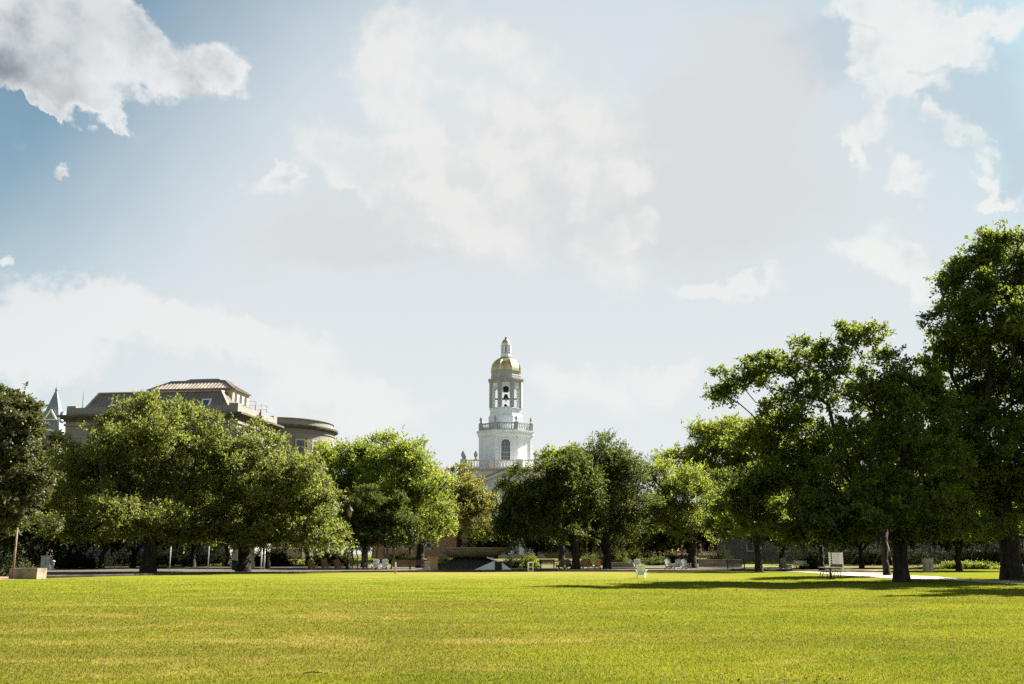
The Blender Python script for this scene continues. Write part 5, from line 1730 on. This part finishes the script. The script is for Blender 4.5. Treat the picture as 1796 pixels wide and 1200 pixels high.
# notice board on two posts
g = G0(1465.5, 88)
k_ = mpp(1465, 985, 88)
e = empty('notice_board', g, 0, 'white notice board on two posts with a column of dark marks and grey lines', 'sign')
bw = 23 * k_
def bz(py): return at(1465, py, 88).z - g.z
for s in (-1, 1):
    b = MB(); b.box((s * bw / 2, 0, bz(968.5) / 2), (0.09, 0.09, bz(968.5))); b.build('post', M['white_paint'], e)
b = MB(); b.box((0, 0, (bz(969.5) + bz(989.5)) / 2), (bw - 0.092, 0.05, bz(969.5) - bz(989.5))); bd = b.build('board', M['white_paint'], e)
b = MB()
for i in range(5):
    z = bz(971.5 + 3.9 * i)
    b.box((-bw * 0.36, -0.031, z), (0.15, 0.012, 0.10)); b.box((-bw * 0.36 + 0.04, -0.031, z - 0.075), (0.08, 0.012, 0.05))
b.build('icon', M['ink'], bd)
b = MB()
for i in range(5):
    z = bz(972 + 3.9 * i)
    b.box((bw * 0.06, -0.031, z), (bw * 0.52, 0.012, 0.022)); b.box((bw * 0.0, -0.031, z - 0.06), (bw * 0.40, 0.012, 0.018))
b.build('lettering', M['inkgrey'], bd)
b = MB(); b.box((0, 0.02, bz(993)), (bw - 0.092, 0.03, 0.25)); b.build('lower_panel', M['ink'], e)

# metal table with two curved seats
tg = gp(1460, 1018)
te = empty('metal_table', (tg.x, tg.y + 0.3, lawn_z(tg.x, tg.y)), rad(4), 'grey metal table with two looped seats on the lawn by the path', 'table')
k_ = mpp(1460, 1008, tg.y)
b = MB(); b.box((0, 0, 0.715), (38 * k_, 0.62, 0.035)); b.build('tabletop', M['steel'], te)
for s in (-1, 1):
    b = MB()
    pts = [(s * 0.16, -0.22, 0.0), (s * 0.13, -0.24, 0.30), (s * 0.2, -0.25, 0.44), (s * 0.42, -0.25, 0.46), (s * 0.55, -0.22, 0.42), (s * 0.58, -0.2, 0.25), (s * 0.60, -0.2, 0.0)]
    b.tube(pts, 0.022, 6); b.tube([(x, y + 0.42, z) for x, y, z in pts], 0.022, 6)
    b.build('leg', M['black'], te)
    b = MB(); b.box((s * 0.36, -0.04, 0.47), (0.34, 0.42, 0.03)); b.build('seat', M['steel'], te)
b = MB(); b.box((0, 0, 0.36), (0.08, 0.08, 0.70)); b.box((0, 0, 0.02), (0.4, 0.4, 0.03)); b.build('column', M['black'], te)

# leaning plank against the bur oak trunk
tag(MB().beam((0, 0, 0), (-0.35, 0.25, 2.3), 0.14, 0.04).build('plank', M['bark_pale']), 'brown plank leaning beside the bur oak trunk', 'plank').location = G0(1570, 62)

# ------------------------------------------------------------------ shrubs and flower bed
def shrub(name, px, D, w, h, label, leaf, seed, cat='shrub', group=None, dep=None, n=None):
    rng = np.random.default_rng(seed)
    g_ = G0(px, D)
    e = empty(name, g_, 0, label, cat, group)
    n = n or int(90 * w * h + 120)
    d = unit(rng.normal(size=(n, 3))); d[:, 2] = np.abs(d[:, 2])
    lump = np.array([mnoise.noise(Vector(tuple(float(c) for c in x)) * 2.2 + Vector((seed, 0, 0))) for x in d])
    P_ = d * np.array([w / 2, (dep or w) / 2, h]) * (rng.uniform(0.35, 1, (n, 1)) * (0.95 + 0.9 * lump[:, None]))
    v_ = leaves_from_sprays(rng, P_, unit(d), 3, 5, 0.28, 0.13, 0.07, 0.1, 0.8)
    np_mesh('foliage', v_.reshape(-1, 3), np.arange(len(v_) * 4).reshape(-1, 4), leaf, e)
    st_ = MB()
    for i in range(7):
        a = rng.uniform(0, 6.28)
        st_.tube([(0.1 * math.cos(a), 0.1 * math.sin(a), -0.05), (w * 0.3 * math.cos(a), (dep or w) * 0.3 * math.sin(a), h * 0.75)], [0.03, 0.01], 4)
    st_.build('stem', M['bark'], e)
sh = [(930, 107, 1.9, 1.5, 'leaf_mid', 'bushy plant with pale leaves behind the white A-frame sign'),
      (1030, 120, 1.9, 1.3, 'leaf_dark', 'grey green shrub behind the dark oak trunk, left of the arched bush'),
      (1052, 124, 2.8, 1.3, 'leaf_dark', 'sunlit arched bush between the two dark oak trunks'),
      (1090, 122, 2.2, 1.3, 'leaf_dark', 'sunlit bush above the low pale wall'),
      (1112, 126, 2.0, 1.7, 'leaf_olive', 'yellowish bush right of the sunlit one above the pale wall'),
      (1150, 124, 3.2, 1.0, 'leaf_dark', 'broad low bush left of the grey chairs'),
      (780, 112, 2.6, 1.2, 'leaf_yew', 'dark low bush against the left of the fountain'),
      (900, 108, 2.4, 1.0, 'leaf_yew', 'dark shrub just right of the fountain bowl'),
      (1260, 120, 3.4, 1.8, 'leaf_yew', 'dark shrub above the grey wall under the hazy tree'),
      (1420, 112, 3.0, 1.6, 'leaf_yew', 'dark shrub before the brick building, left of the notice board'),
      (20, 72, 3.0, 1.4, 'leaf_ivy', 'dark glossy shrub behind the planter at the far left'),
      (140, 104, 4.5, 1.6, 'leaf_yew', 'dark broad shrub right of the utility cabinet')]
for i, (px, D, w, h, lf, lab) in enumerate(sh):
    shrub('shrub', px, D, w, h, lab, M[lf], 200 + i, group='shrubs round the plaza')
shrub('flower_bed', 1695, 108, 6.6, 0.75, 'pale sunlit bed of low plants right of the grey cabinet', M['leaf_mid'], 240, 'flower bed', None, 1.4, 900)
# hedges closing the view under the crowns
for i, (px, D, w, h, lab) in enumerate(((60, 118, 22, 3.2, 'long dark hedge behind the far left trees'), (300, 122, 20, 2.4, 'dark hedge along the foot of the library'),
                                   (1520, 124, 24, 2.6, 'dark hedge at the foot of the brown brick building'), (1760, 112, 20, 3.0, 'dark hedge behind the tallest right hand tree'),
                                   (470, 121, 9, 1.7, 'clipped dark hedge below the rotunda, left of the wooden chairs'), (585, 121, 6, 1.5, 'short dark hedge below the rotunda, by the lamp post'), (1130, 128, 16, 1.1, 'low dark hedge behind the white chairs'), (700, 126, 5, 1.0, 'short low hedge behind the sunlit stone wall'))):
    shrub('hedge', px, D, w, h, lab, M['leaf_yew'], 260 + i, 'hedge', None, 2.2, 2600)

print('LEAVES', sum(m for _, m in TREES), TREES)
